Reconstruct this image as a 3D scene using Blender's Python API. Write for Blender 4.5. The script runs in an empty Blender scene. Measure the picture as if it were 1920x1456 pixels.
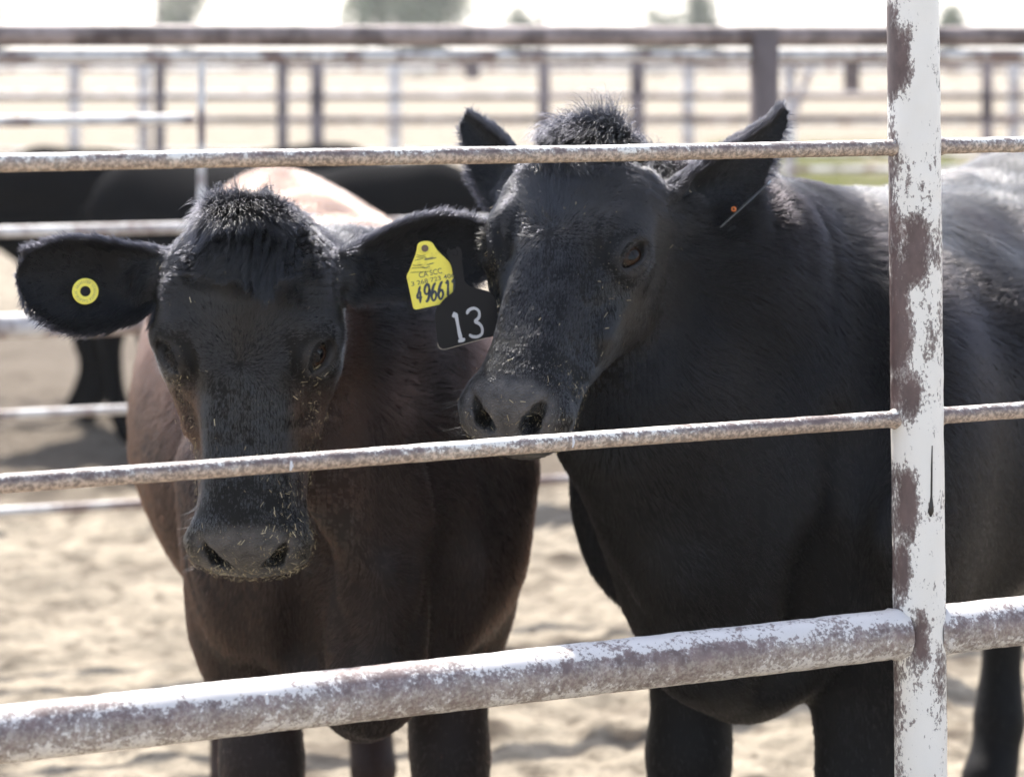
import bpy, bmesh, math, random
import numpy as np
from mathutils import Vector, Matrix

random.seed(7)
rng = np.random.default_rng(7)
scene = bpy.context.scene
COL = scene.collection
R = math.radians

# ------------------------------------------------------------------ camera, world, sun, exposure
FPX, CX, CY, CAMH = 4533.0, 960.0, 85.0, 1.45      # focal length and horizon in photo pixels, eye height
cam_data = bpy.data.cameras.new('camera')
cam_data.sensor_width = 36.0
cam_data.lens = FPX / 1920.0 * 36.0
cam_data.shift_y = -(728.0 - CY) / 1920.0
cam_data.clip_start = 0.05
cam_data.clip_end = 3000.0
cam_data.dof.use_dof = True
cam_data.dof.focus_distance = 3.04
cam_data.dof.aperture_fstop = cam_data.lens / 1000.0 / 0.0215
cam = bpy.data.objects.new('camera', cam_data)
cam.location = (0, 0, CAMH)
cam.rotation_euler = (R(90), 0, 0)
COL.objects.link(cam)
scene.camera = cam

SUN_EL, SUN_AZ = R(51), R(-17)                      # azimuth measured from +Y towards +X
sun_dir = Vector((math.sin(SUN_AZ) * math.cos(SUN_EL), math.cos(SUN_AZ) * math.cos(SUN_EL), math.sin(SUN_EL)))
world = bpy.data.worlds.new('World')
scene.world = world
world.use_nodes = True
wn = world.node_tree.nodes
sky = wn.new('ShaderNodeTexSky')
sky.sky_type = 'NISHITA'
sky.sun_disc = False
sky.sun_elevation = SUN_EL
sky.sun_rotation = SUN_AZ
sky.dust_density = 1.6
sky.air_density = 0.8
wn['Background'].inputs['Strength'].default_value = 0.15
hz = wn.new('ShaderNodeHueSaturation')               # a milky, dusty sky
hz.inputs['Saturation'].default_value = 0.72
world.node_tree.links.new(sky.outputs['Color'], hz.inputs['Color'])
world.node_tree.links.new(hz.outputs['Color'], wn['Background'].inputs['Color'])
sl = bpy.data.lights.new('sun', 'SUN')
sl.energy = 3.8
sl.angle = R(0.53)
sl.color = (1.0, 0.95, 0.88)
so = bpy.data.objects.new('sun', sl)
so.rotation_euler = sun_dir.to_track_quat('Z', 'Y').to_euler()
so.location = (0, 0, 20)
COL.objects.link(so)
scene.view_settings.view_transform = 'Standard'
scene.view_settings.look = 'None'
scene.view_settings.gamma = 1.0
scene.view_settings.exposure = 1.62
scene.cycles.max_bounces = 8
scene.cycles.transparent_max_bounces = 8
scene.cycles.use_denoising = True


def at(px, py, y):
    """photo pixel at depth y -> world point"""
    return np.array([(px - CX) / FPX * y, y, CAMH - (py - CY) / FPX * y])


# ------------------------------------------------------------------ small helpers
def tag(o, label=None, cat=None, group=None, kind=None):
    if label: o['label'] = label
    if cat: o['category'] = cat
    if group: o['group'] = group
    if kind: o['kind'] = kind
    return o


def empty(name, loc=(0, 0, 0)):
    o = bpy.data.objects.new(name, None)
    o.location = loc
    o.empty_display_size = 0.1
    COL.objects.link(o)
    return o


def link(name, me, mat=None, parent=None):
    o = bpy.data.objects.new(name, me)
    COL.objects.link(o)
    if mat is not None:
        me.materials.append(mat)
    if parent is not None:
        o.parent = parent
        o.matrix_parent_inverse = parent.matrix_world.inverted() if parent.type != 'EMPTY' else Matrix.Translation(-parent.location)
    return o


def np_mesh(name, V, F, smooth=True):
    """V (n,3), F (m,k) with constant k"""
    me = bpy.data.meshes.new(name)
    V = np.asarray(V, np.float32); F = np.asarray(F, np.int32)
    m, k = F.shape
    me.vertices.add(len(V)); me.vertices.foreach_set('co', V.ravel())
    me.loops.add(m * k); me.loops.foreach_set('vertex_index', F.ravel())
    me.polygons.add(m); me.polygons.foreach_set('loop_start', np.arange(0, m * k, k, dtype=np.int32))
    me.update(calc_edges=True)
    me.polygons.foreach_set('use_smooth', np.full(m, smooth))
    me.validate()
    return me


class MB:
    """collects shapes into one mesh"""
    def __init__(s): s.v = []; s.f = []
    def add(s, V, F):
        n = len(s.v); s.v += [tuple(p) for p in V]; s.f += [tuple(i + n for i in f) for f in F]
    def tube(s, pts, radii, n=16, cap=True, up=None):
        pts = [np.array(p, float) for p in pts]
        if np.isscalar(radii): radii = [radii] * len(pts)
        rings = []
        ref = None
        for i, p in enumerate(pts):
            a = pts[max(i - 1, 0)]; b = pts[min(i + 1, len(pts) - 1)]
            t = b - a; t /= np.linalg.norm(t)
            if ref is None:
                ref = np.array([0, 0, 1.0]) if abs(t[2]) < .9 else np.array([1.0, 0, 0])
            x = ref - t * ref.dot(t); x /= np.linalg.norm(x); ref = x
            y = np.cross(t, x)
            rings.append([p + radii[i] * (math.cos(2 * math.pi * j / n) * x + math.sin(2 * math.pi * j / n) * y) for j in range(n)])
        V = [q for r in rings for q in r]; F = []
        for i in range(len(rings) - 1):
            for j in range(n):
                F.append((i * n + j, i * n + (j + 1) % n, (i + 1) * n + (j + 1) % n, (i + 1) * n + j))
        if cap:
            F.append(tuple(range(n - 1, -1, -1))); F.append(tuple((len(rings) - 1) * n + j for j in range(n)))
        s.add(V, F)
    def box(s, lo, hi):
        (a, b, c), (d, e, f) = lo, hi
        V = [(a, b, c), (d, b, c), (d, e, c), (a, e, c), (a, b, f), (d, b, f), (d, e, f), (a, e, f)]
        s.add(V, [(0, 3, 2, 1), (4, 5, 6, 7), (0, 1, 5, 4), (1, 2, 6, 5), (2, 3, 7, 6), (3, 0, 4, 7)])
    def build(s, name, mat=None, parent=None, smooth=True):
        me = bpy.data.meshes.new(name)
        me.from_pydata(s.v, [], s.f)
        me.update()
        for p in me.polygons: p.use_smooth = smooth
        o = link(name, me, mat, parent)
        if smooth:
            try:
                me.set_sharp_from_angle(angle=R(50))
            except Exception:
                pass
        return o


def curve_interp(xk, yk, x):
    """Catmull-Rom style cubic through (xk, yk) (yk may be (n, m))"""
    xk = np.asarray(xk, float); yk = np.asarray(yk, float); x = np.asarray(x, float)
    d = np.gradient(yk, xk, axis=0)
    i = np.clip(np.searchsorted(xk, x) - 1, 0, len(xk) - 2)
    h = xk[i + 1] - xk[i]; t = np.clip((x - xk[i]) / h, 0, 1)
    if yk.ndim == 2: h = h[:, None]; t = t[:, None]
    return ((1 + 2 * t) * (1 - t) ** 2 * yk[i] + t * (1 - t) ** 2 * h * d[i] + t * t * (3 - 2 * t) * yk[i + 1] + t * t * (t - 1) * h * d[i + 1])


_perm = np.random.default_rng(3).random((64, 64, 64)).astype(np.float32) * 2 - 1
def vnoise(P, f):
    """value noise in -1..1"""
    Q = np.asarray(P) * f + 100.0
    I = np.floor(Q).astype(int); T = Q - I; T = T * T * (3 - 2 * T)
    I0 = I & 63; I1 = (I + 1) & 63
    x0, y0, z0 = I0[..., 0], I0[..., 1], I0[..., 2]; x1, y1, z1 = I1[..., 0], I1[..., 1], I1[..., 2]
    tx, ty, tz = T[..., 0], T[..., 1], T[..., 2]
    def L(a, b, t): return a + (b - a) * t
    return L(L(L(_perm[x0, y0, z0], _perm[x1, y0, z0], tx), L(_perm[x0, y1, z0], _perm[x1, y1, z0], tx), ty),
             L(L(_perm[x0, y0, z1], _perm[x1, y0, z1], tx), L(_perm[x0, y1, z1], _perm[x1, y1, z1], tx), ty), tz)
def fbm(P, f, o=3):
    return sum(vnoise(P, f * 2 ** k) * .5 ** k for k in range(o))
# ------------------------------------------------------------------ sculpting toolkit: smooth unions on a grid, then a surface net
def graded(lo, hi, flo, fhi, fine, coarse, grow=1.12):
    a = list(np.arange(flo, fhi + fine, fine))
    st = fine; x = a[-1]
    while x < hi: st = min(st * grow, coarse); x += st; a.append(x)
    st = fine; x = a[0]
    while x > lo: st = min(st * grow, coarse); x -= st; a.insert(0, x)
    return np.array(a)


class Field:
    def __init__(s, xs, ys, zs):
        s.ax = (xs, ys, zs)
        s.a = np.full((len(xs), len(ys), len(zs)), 1.0, np.float32)
    def win(s, lo, hi):
        sl = []
        for ax, l, h in zip(s.ax, lo, hi):
            i = max(np.searchsorted(ax, l) - 1, 0); j = min(np.searchsorted(ax, h) + 1, len(ax))
            sl.append(slice(i, max(j, i)))
        X, Y, Z = (ax[q] for ax, q in zip(s.ax, sl))
        return tuple(sl), X[:, None, None], Y[None, :, None], Z[None, None, :]
    def put(s, fn, lo, hi, k, cut=False):
        sl, X, Y, Z = s.win(lo, hi)
        if 0 in s.a[sl].shape: return
        d = fn(X, Y, Z).astype(np.float32); a = s.a[sl]
        if cut:
            d = -d; h = np.clip(.5 - .5 * (d - a) / k, 0, 1)
            s.a[sl] = d * (1 - h) + a * h + k * h * (1 - h)
        else:
            h = np.clip(.5 + .5 * (d - a) / k, 0, 1)
            s.a[sl] = d * (1 - h) + a * h - k * h * (1 - h)
    def cone(s, p, q, r0, r1, k=.03, cut=False, squash=None):
        """tapered capsule; squash=(axis, factor) flattens it along a direction"""
        p = np.array(p, float); q = np.array(q, float); m = max(r0, r1) * (1.0 if squash is None else max(1, 1 / squash[1] * squash[1])) + k * 1.2 + .02
        lo = np.minimum(p, q) - m; hi = np.maximum(p, q) + m
        ba = q - p; L2 = max(ba.dot(ba), 1e-9)
        def fn(X, Y, Z):
            x, y, z = X - p[0], Y - p[1], Z - p[2]
            t = np.clip((x * ba[0] + y * ba[1] + z * ba[2]) / L2, 0, 1)
            dx, dy, dz = x - t * ba[0], y - t * ba[1], z - t * ba[2]
            d2 = dx * dx + dy * dy + dz * dz
            if squash is not None:
                n, f = squash
                c = dx * n[0] + dy * n[1] + dz * n[2]
                d2 = d2 + c * c * (1 / f ** 2 - 1)
            return np.sqrt(d2) - (r0 + (r1 - r0) * t)
        s.put(fn, lo, hi, k, cut)
    def chain(s, pts, radii, k=.03, cut=False, squash=None):
        for i in range(len(pts) - 1): s.cone(pts[i], pts[i + 1], radii[i], radii[i + 1], k, cut, squash)
    def ell(s, c, r, M=None, k=.03, cut=False):
        """ellipsoid, M columns = its axes in world"""
        c = np.array(c, float); r = np.array(r, float); M = np.eye(3) if M is None else np.asarray(M)
        e = np.sqrt(((M * r) ** 2).sum(1)) * 1.25 + k * 1.6 + .02
        def fn(X, Y, Z):
            x, y, z = X - c[0], Y - c[1], Z - c[2]
            q = [x * M[0, i] + y * M[1, i] + z * M[2, i] for i in range(3)]
            k0 = np.sqrt(sum((q[i] / r[i]) ** 2 for i in range(3))); k1 = np.sqrt(sum((q[i] / r[i] ** 2) ** 2 for i in range(3)))
            return k0 * (k0 - 1) / np.maximum(k1, 1e-6)
        s.put(fn, c - e, c + e, k, cut)
    def net(s, smooth=1):
        a = s.a; ins = a < 0
        nx, ny, nz = a.shape
        c = np.zeros((nx - 1, ny - 1, nz - 1), np.uint8)
        for i in (0, 1):
            for j in (0, 1):
                for k in (0, 1): c += ins[i:nx - 1 + i, j:ny - 1 + j, k:nz - 1 + k]
        I, J, K = np.nonzero((c > 0) & (c < 8))
        idx = np.full(c.shape, -1, np.int32); idx[I, J, K] = np.arange(len(I))
        cor = {}
        for i in (0, 1):
            for j in (0, 1):
                for k in (0, 1): cor[i, j, k] = a[I + i, J + j, K + k]
        S = np.zeros((len(I), 3)); N = np.zeros(len(I))
        cc = list(cor)
        for p in cc:
            for d in range(3):
                if p[d]: continue
                q = list(p); q[d] = 1; q = tuple(q)
                v0, v1 = cor[p], cor[q]; m = (v0 < 0) != (v1 < 0)
                t = np.where(m, v0 / np.where(m, v0 - v1, 1), 0)
                pt = np.tile(np.array(p, float), (len(I), 1)); pt[:, d] += t
                S[m] += pt[m]; N[m] += 1
        S /= N[:, None]
        V = np.empty((len(I), 3))
        for d, (ax, ii) in enumerate(zip(s.ax, (I, J, K))):
            V[:, d] = ax[ii] + S[:, d] * (ax[ii + 1] - ax[ii])
        F = []
        for d in range(3):
            e = [slice(None)] * 3; e2 = [slice(None)] * 3
            e[d] = slice(0, -1); e2[d] = slice(1, None)
            A, B = ins[tuple(e)], ins[tuple(e2)]
            o1, o2 = [q for q in range(3) if q != d]
            G = np.nonzero(A != B)
            g = np.array(G).T; ok = np.ones(len(g), bool)
            for o in (o1, o2): ok &= (g[:, o] > 0) & (g[:, o] < a.shape[o] - 1)
            g = g[ok]; out = A[tuple(g.T)]
            def cell(a1, a2):
                h = g.copy(); h[:, o1] -= a1; h[:, o2] -= a2
                return idx[tuple(h.T)]
            q = np.stack([cell(1, 1), cell(0, 1), cell(0, 0), cell(1, 0)], 1)
            flip = ~out if d != 1 else out
            q[flip] = q[flip][:, ::-1]
            F.append(q)
        F = np.concatenate(F)
        for _ in range(smooth):
            acc = np.zeros_like(V); cnt = np.zeros(len(V))
            for i in range(4):
                p, q = F[:, i], F[:, (i + 1) % 4]
                for d in range(3): acc[:, d] += np.bincount(p, V[q, d], len(V)) + np.bincount(q, V[p, d], len(V))
                cnt += np.bincount(p, minlength=len(V)) + np.bincount(q, minlength=len(V))
            V = V * .5 + acc / cnt[:, None] * .5
        return V, F
# ------------------------------------------------------------------ cattle
def rodrigues(r):
    r = Vector(r)
    base = Matrix(((1, 0, 0), (0, -1, 0), (0, 0, -1))).transposed()
    return np.array(Matrix.Rotation(r.length, 3, r) @ base)


def head_pose(yaw, pitch, roll):
    """columns: u (cow's left = camera right when facing us), v (out of the face), s (down the nose)"""
    base = Matrix(((1, 0, 0), (0, -1, 0), (0, 0, -1))).transposed()
    M = Matrix.Rotation(R(yaw), 3, 'Z') @ Matrix.Rotation(R(roll), 3, 'Y') @ Matrix.Rotation(R(pitch), 3, 'X')
    return np.array(M @ base)


_sec_s = [0.026, .060, .10, .15, .20, .245, .29, .34, .39, .43, .455, .475, .488]
_sec = [  # half outlines, dorsal midline -> ventral midline
    [(0, -.014), (.028, -.022), (.048, -.046), (.056, -.085), (.052, -.12), (.03, -.145), (0, -.15)],
    [(0, .000), (.048, -.007), (.082, -.028), (.094, -.070), (.086, -.12), (.048, -.160), (0, -.172)],
    [(0, .008), (.062, .003), (.101, -.018), (.112, -.06), (.102, -.125), (.058, -.180), (0, -.192)],
    [(0, .011), (.062, .005), (.103, -.017), (.114, -.06), (.107, -.13), (.062, -.200), (0, -.212)],
    [(0, .009), (.056, .002), (.092, -.020), (.108, -.06), (.108, -.13), (.066, -.208), (0, -.220)],
    [(0, .003), (.046, -.003), (.070, -.022), (.092, -.065), (.102, -.13), (.064, -.200), (0, -.210)],
    [(0, -.004), (.042, -.007), (.057, -.024), (.070, -.065), (.090, -.115), (.058, -.176), (0, -.186)],
    [(0, -.008), (.039, -.012), (.053, -.028), (.062, -.064), (.078, -.102), (.050, -.150), (0, -.158)],
    [(0, -.008), (.038, -.014), (.058, -.033), (.067, -.062), (.072, -.094), (.046, -.130), (0, -.139)],
    [(0, -.010), (.042, -.015), (.067, -.034), (.077, -.062), (.075, -.090), (.046, -.122), (0, -.130)],
    [(0, -.018), (.043, -.023), (.068, -.040), (.077, -.066), (.073, -.092), (.045, -.119), (0, -.127)],
    [(0, -.038), (.040, -.042), (.062, -.054), (.070, -.074), (.065, -.096), (.038, -.114), (0, -.121)],
    [(0, -.064), (.026, -.065), (.042, -.071), (.048, -.083), (.042, -.096), (.02, -.105), (0, -.108)],
]
_NT = 49
_th = np.linspace(0, math.pi, _NT)
_ctr = np.array([(p[0][1] + p[-1][1]) / 2 for p in _sec])
_rad = []
for _p, _c in zip(_sec, _ctr):
    _q = np.array(_p, float); _q[:, 0] *= 1 - .030 * max(0, min(1, (_sec_s[len(_rad)] - .34) / .08))
    _q = np.vstack([_q[1] * (-1, 1), _q, _q[-2] * (-1, 1)])
    _tk = np.linspace(-1 / 6, 7 / 6, len(_q)); _tt = np.linspace(0, 1, 200)
    _o = curve_interp(_tk, _q, _tt)
    _ang = np.arctan2(_o[:, 0], _o[:, 1] - _c); _rr = np.hypot(_o[:, 0], _o[:, 1] - _c)
    _or = np.argsort(_ang)
    _rad.append(np.interp(_th, _ang[_or], _rr[_or]))
_sd = np.linspace(_sec_s[0], _sec_s[-1], 160)
_RAD = curve_interp(_sec_s, np.array(_rad), _sd)
_CTR = curve_interp(_sec_s, _ctr, _sd)


def head_loft(u, v, s):
    t = np.clip((s - _sd[0]) / (_sd[-1] - _sd[0]), 0, 1) * (len(_sd) - 1)
    i = np.minimum(t.astype(np.int32), len(_sd) - 2); ft = t - i
    c = _CTR[i] * (1 - ft) + _CTR[i + 1] * ft
    dv = v - c
    rho = np.hypot(u, dv)
    a = np.arctan2(np.abs(u), dv) / math.pi * (_NT - 1)
    j = np.minimum(a.astype(np.int32), _NT - 2); fa = a - j
    r = (_RAD[i, j] * (1 - fa) + _RAD[i, j + 1] * fa) * (1 - ft) + (_RAD[i + 1, j] * (1 - fa) + _RAD[i + 1, j + 1] * fa) * ft
    f = rho - r
    over = np.maximum(np.maximum(s - _sd[-1], _sd[0] - s), 0)
    return np.where(over > 0, np.sqrt(np.maximum(f, 0) ** 2 + over ** 2), f)


EYE_R = .0222


class Cow:
    def __init__(c, Rh, Th, scale, C, d, ears, fine=.0035, coarse=.013, eye=((.0955, -.047, .204), (.77, .62, .10))):
        c.Rh, c.Th, c.sc = Rh, np.array(Th, float), scale
        c.C = np.array([C[0], C[1], 0.0]); c.d = np.array([d[0], d[1], 0.0]); c.d /= np.linalg.norm(c.d)
        c.p = np.array([c.d[1], -c.d[0], 0.0])      # cow's left
        c.ears = ears
        c.fine, c.coarse = fine, coarse
        c.eye_c = eye[0]; c.eye_d = np.array(eye[1]) / np.linalg.norm(eye[1])   # left eyeball in head space, and where it looks
    # head space <-> world
    def hw(c, q): return c.Th + c.Rh @ (np.asarray(q, float) * c.sc)
    def hd(c, q): return c.Rh @ np.asarray(q, float)
    def to_head(c, P): return (np.asarray(P) - c.Th) @ c.Rh / c.sc
    # body space (a forward, l left, z) <-> world
    def bw(c, a, l, z): return c.C - c.d * a + c.p * l + np.array([0, 0, z])
    def to_body(c, P):
        Q = np.asarray(P) - c.C
        return np.stack([-(Q @ c.d), Q @ c.p, Q[..., 2]], -1)

    def ear_frame(c, side):
        e = c.ears[side]
        root = c.hw((side * e['root'][0], e['root'][1], e['root'][2]))
        tip = np.array(e['tip'], float)
        a = tip - root; L = np.linalg.norm(a); a /= L
        n = np.array(e['n'], float); n -= a * n.dot(a); n /= np.linalg.norm(n)
        b = np.cross(n, a)
        if b[2] < 0: b = -b
        return root, a, b, n, L
    def ear_coords(c, side, P):
        root, a, b, n, L = c.ear_frame(side)
        Q = np.asarray(P) - root
        return (Q @ a) / L, Q @ b, Q @ n
    def ear_w(c, side, t):
        return c.ears[side].get('w', 1.0) * curve_interp([0, .12, .3, .5, .68, .84, .95, 1.0], c.ears[side].get('prof', [.024, .033, .047, .058, .058, .046, .027, .006]), t)
    def ear_mid(c, side, t, b):
        w = c.ear_w(side, t)
        cup = c.ears[side].get('cup', 1.0) * np.interp(t, [0, .15, .4, .7, 1], [.020, .030, .026, .016, .010])
        q = np.clip(b / w, -1.15, 1.15)
        bend = c.ears[side].get('bend', 0.0) * t * t
        return cup * (q * q - .55) + bend
    def ear(c, F, side):
        root, a, b, n, L = c.ear_frame(side)
        mid = root + a * L * .5
        e = np.full(3, L * .5 + .06)
        lag = c.ears[side].get('lag', 0.0)
        def fn(X, Y, Z):
            x, y, z = X - root[0], Y - root[1], Z - root[2]
            t = (x * a[0] + y * a[1] + z * a[2]) / L; bb = x * b[0] + y * b[1] + z * b[2]; nn = x * n[0] + y * n[1] + z * n[2]
            tc = np.clip(t, 0, 1)
            bb = bb - lag * tc * (1 - tc) * 4
            w = c.ear_w(side, tc)
            dn = np.abs(nn - c.ear_mid(side, tc, bb)) * .8 - (.0074 - .0022 * tc) 
            db = np.abs(bb) - w
            dt = np.maximum(t - 1, -t) * L
            r = .004
            ex = np.sqrt(np.maximum(dn + r, 0) ** 2 + np.maximum(db + r, 0) ** 2 + np.maximum(dt + r, 0) ** 2) - r
            return np.where((dn + r < 0) & (db + r < 0) & (dt + r < 0), np.maximum(np.maximum(dn, db), dt), ex)
        F.put(fn, mid - e, mid + e, .012)
        # fleshy base
        F.cone(c.hw((side * (abs(c.ears[side]['root'][0]) - .045), c.ears[side]['root'][1] + .005, c.ears[side]['root'][2])), root + a * .05 - n * .006, .042, .020, .035)

    def head(c, F):
        H, D, sc = c.hw, c.hd, c.sc
        M = c.Rh
        cen = H((0, -.09, .25)); e = np.full(3, .36)
        def fn(X, Y, Z):
            x, y, z = X - c.Th[0], Y - c.Th[1], Z - c.Th[2]
            q = [(x * M[0, i] + y * M[1, i] + z * M[2, i]) / sc for i in range(3)]
            return head_loft(*q) * sc * .92
        F.put(fn, cen - e, cen + e, .01)
        def ell(q, r, A=None, **kw): F.ell(H(q), np.array(r) * sc, M if A is None else M @ A, **kw)
        def cone(p, q, r0, r1, **kw): F.cone(H(p), H(q), r0 * sc, r1 * sc, **kw)
        ell((0, -.046, .058), (.046, .042, .036), k=.045)                     # poll
        for s in (-1, 1):
            ell((s * .094, -.048, .192), (.024, .030, .042), k=.035)         # orbit
            cone((s * .080, -.014, .166), (s * .106, -.032, .182), .013, .011, k=.022)   # brow
            cone((s * .100, -.072, .225), (s * .080, -.082, .300), .010, .009, k=.03)    # face crest
            ell((s * .072, -.135, .190), (.036, .068, .075), k=.03)          # masseter
            ell((s * .073, -.004, .252), (.011, .015, .034), k=.032, cut=True) # hollow in front of the eye
            # eyelids
            ec = np.array(c.eye_c) * (s, 1, 1); ed = c.eye_d * (s, 1, 1)
            h = np.array([-s * .40, .12, .90]); h -= ed * h.dot(ed); h /= np.linalg.norm(h)      # towards the inner corner
            w = np.cross(ed, h)
            if w[2] > 0: w = -w                                              # towards the poll
            A = np.stack([h, w, ed], 1)
            ell(ec - ed * .001, (.031, .0285, EYE_R + .0048), A=A, k=.010)
            ell(ec + ed * .022 - w * .001, (.0250, .0138, .026), A=A, k=.0025, cut=True)
            ell(ec, (EYE_R - .0030,) * 3, k=.001)
            def lid(dep, fall, off, rise, half, rad, k, qs=(-1, -.66, -.33, 0, .33, .66, 1)):
                pts = [ec + ed * (dep - fall * q * q) + h * q * half + w * (off - math.copysign(rise, off) * q * q) for q in qs]
                F.chain([H(q) for q in pts], [rad * (1 - .5 * q * q) * sc for q in qs], k=k)
            lid(.0230, .009, .0146, .0115, .027, .0052, .004)                # upper lid roll
            lid(.0218, .009, -.0148, .0122, .027, .0036, .004)               # lower lid
            lid(.0180, .010, .0265, .0130, .032, .0042, .006)                # folds above and below
            lid(.0175, .010, -.0240, .0130, .031, .0034, .006)
            # nostril: rim, then the comma-shaped opening
            F.chain([H((s * .061, -.042, .428)), H((s * .0665, -.054, .446)), H((s * .061, -.068, .463)), H((s * .042, -.085, .476))],
                    [.010 * sc, .013 * sc, .012 * sc, .011 * sc], k=.016)
            F.chain([H((s * .0245, -.051, .480)), H((s * .034, -.043, .473)), H((s * .047, -.031, .459)), H((s * .058, -.025, .443)), H((s * .064, -.024, .432))],
                    [.0075 * sc, .0110 * sc, .0090 * sc, .0042 * sc, .0016 * sc], k=.005, cut=True)
            F.chain([H((s * .036, -.044, .471)), H((s * .040, -.075, .438))], [.0115 * sc, .008 * sc], k=.005, cut=True)
        # mouth line and chin
        pts = [(s * q[0], q[1], q[2]) for s, qs in ((-1, [(.0735, -.105, .38), (.074, -.101, .42), (.068, -.099, .455), (.045, -.0975, .483)]), (1, [])) for q in qs]
        pts = [(-.072, -.112, .375), (-.0755, -.105, .42), (-.066, -.100, .462), (-.036, -.099, .490), (0, -.099, .496)]
        for s in (-1, 1):
            F.chain([H((q[0] * s, q[1], q[2])) for q in pts], [.003, .004, .0045, .0045, .0045], k=.008, cut=True)
        ell((0, -.084, .474), (.046, .022, .022), k=.018)
        ell((0, -.118, .452), (.040, .020, .030), k=.02)
        for s in (-1, 1): c.ear(F, s)

    def torso(c, F, prof, legs, extra=None):
        a_, top, bot, hw = [np.array(x, float) for x in zip(*prof)]
        ad = np.linspace(a_[0], a_[-1], 200)
        T, B, W = curve_interp(a_, top, ad), curve_interp(a_, bot, ad), curve_interp(a_, hw, ad)
        cen = c.bw((a_[0] + a_[-1]) / 2, 0, .85); e = np.array([1.1, 1.1, .6])
        C, d, p = c.C, c.d, c.p
        def fn(X, Y, Z):
            x, y = X - C[0], Y - C[1]
            a = -(x * d[0] + y * d[1]); l = x * p[0] + y * p[1]
            t, b, w = np.interp(a, ad, T), np.interp(a, ad, B), np.interp(a, ad, W)
            zc, hh = (t + b) / 2, (t - b) / 2
            q = (Z - zc) / hh
            ww = w * (1 - .13 * np.clip(q, -.15, 1.2))
            f = ((np.abs(l) / ww) ** 2.08 + np.abs(q) ** 2.08 + 1e-9) ** (1 / 2.08)
            over = np.maximum(np.maximum(a - ad[-1], ad[0] - a), 0)
            g = (f - 1) * np.minimum(ww, hh) * .9
            return np.where(over > 0, np.sqrt(np.maximum(g, 0) ** 2 + over ** 2), g)
        F.put(fn, cen - e, cen + e, .05)
        for pts, rad, k in legs:
            F.chain([c.bw(*q) for q in pts], rad, k=k)

    def sculpt(c, build, lo, hi, hlo, hhi):
        ax = [graded(lo[i], hi[i], hlo[i], hhi[i], c.fine, c.coarse) for i in range(3)]
        F = Field(*ax)
        build(F)
        V, Q = F.net(2)
        return V, Q


def hooved_leg(l, a, fore, top):
    """joint chain of one leg in body space"""
    if fore:
        P = [(a + .02, l * 1.02, top), (a - .03, l, top - .22), (a + .005, l * .97, .36), (a + .002, l * .97, .31), (a - .008, l * .96, .16), (a + .002, l * .96, .115), (a + .03, l * .96, .06), (a + .045, l * .96, .03)]
        r = [.125, .088, .056, .050, .034, .042, .038, .050]
    else:
        P = [(a + .12, l * .9, top), (a + .10, l * 1.05, top - .22), (a - .07, l * .98, .47), (a - .075, l * .97, .42), (a - .045, l * .96, .18), (a - .035, l * .96, .13), (a - .005, l * .96, .06), (a + .015, l * .96, .03)]
        r = [.15, .115, .052, .047, .036, .043, .038, .050]
    return P, r, .035
PROF = [(-1.40, 1.02, .86, .06), (-1.36, 1.10, .76, .14), (-1.25, 1.190, .66, .20), (-1.05, 1.215, .58, .255), (-.8, 1.190, .54, .32), (-.5, 1.160, .50, .35),
        (-.25, 1.165, .47, .32), (-.05, 1.175, .46, .240), (.08, 1.15, .46, .215), (.17, 1.07, .49, .20), (.235, .95, .57, .14), (.27, .85, .68, .07)]


def scaled_prof(k, kw=1.0, dz=0.0): return [(a, t * k + dz, b * k + dz, w * kw) for a, t, b, w in PROF]


# --- first animal: head straight on
c1 = Cow(head_pose(-3, -4, -.5), (-.3585, 3.215, 1.2489), 1.03, (-.240, 3.72), (-.20, .980),
         {-1: dict(root=(.098, -.095, .104), tip=at(30, 520, 3.25), n=(.10, -1, .15), w=1.05, cup=1.25, lag=-.012),
          1: dict(root=(.098, -.095, .110), tip=at(940, 462, 3.36), n=(-.18, -1, -.05), w=.90, cup=1.0, lag=.008)}, eye=((.0835, -.037, .203), (.66, .74, .10)))


def build1(F):
    c = c1
    legs = [hooved_leg(.152, .0, True, .80), hooved_leg(-.152, .0, True, .80), hooved_leg(.18, -1.02, False, .84), hooved_leg(-.10, -1.02, False, .84)]
    c.torso(F, scaled_prof(.985, .93), legs)
    H = c.hw
    # neck
    F.chain([H((0, -.125, .105)), H((0, -.14, .09)) * .35 + c.bw(.05, 0, .96) * .65, c.bw(-.1, 0, .96)], [.088, .125, .170], k=.08)
    F.chain([H((0, -.16, .16)), H((0, -.2, .2)) * .45 + c.bw(.15, 0, .74) * .55, c.bw(.10, 0, .66)], [.075, .11, .16], k=.08)
    # dewlap, brisket and points of the shoulders
    F.chain([H((0, -.20, .22)) * .6 + c.bw(.2, 0, .6) * .4, c.bw(.235, 0, .67), c.bw(.20, 0, .52), c.bw(.10, 0, .465)], [.022, .038, .05, .042], k=.06)
    F.chain([H((0, -.215, .25)) * .5 + c.bw(.27, 0, .62) * .5, c.bw(.285, .0, .70), c.bw(.262, 0, .56), c.bw(.20, 0, .47)], [.010, .016, .020, .018], k=.03)
    for s in (-1, 1):
        F.chain([c.bw(.275, s * .120, .86), c.bw(.265, s * .118, .72), c.bw(.20, s * .105, .56)], [.010, .032, .034], k=.05, cut=True)
        F.ell(c.bw(.05, s * .170, .70), (.089, .125, .17), k=.05)
        F.ell(c.bw(-.03, s * .118, .82), (.10, .16, .24), k=.06)
        F.ell(c.bw(-.03, s * .165, .58), (.075, .085, .13), k=.05)
    c.head(F)


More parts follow.
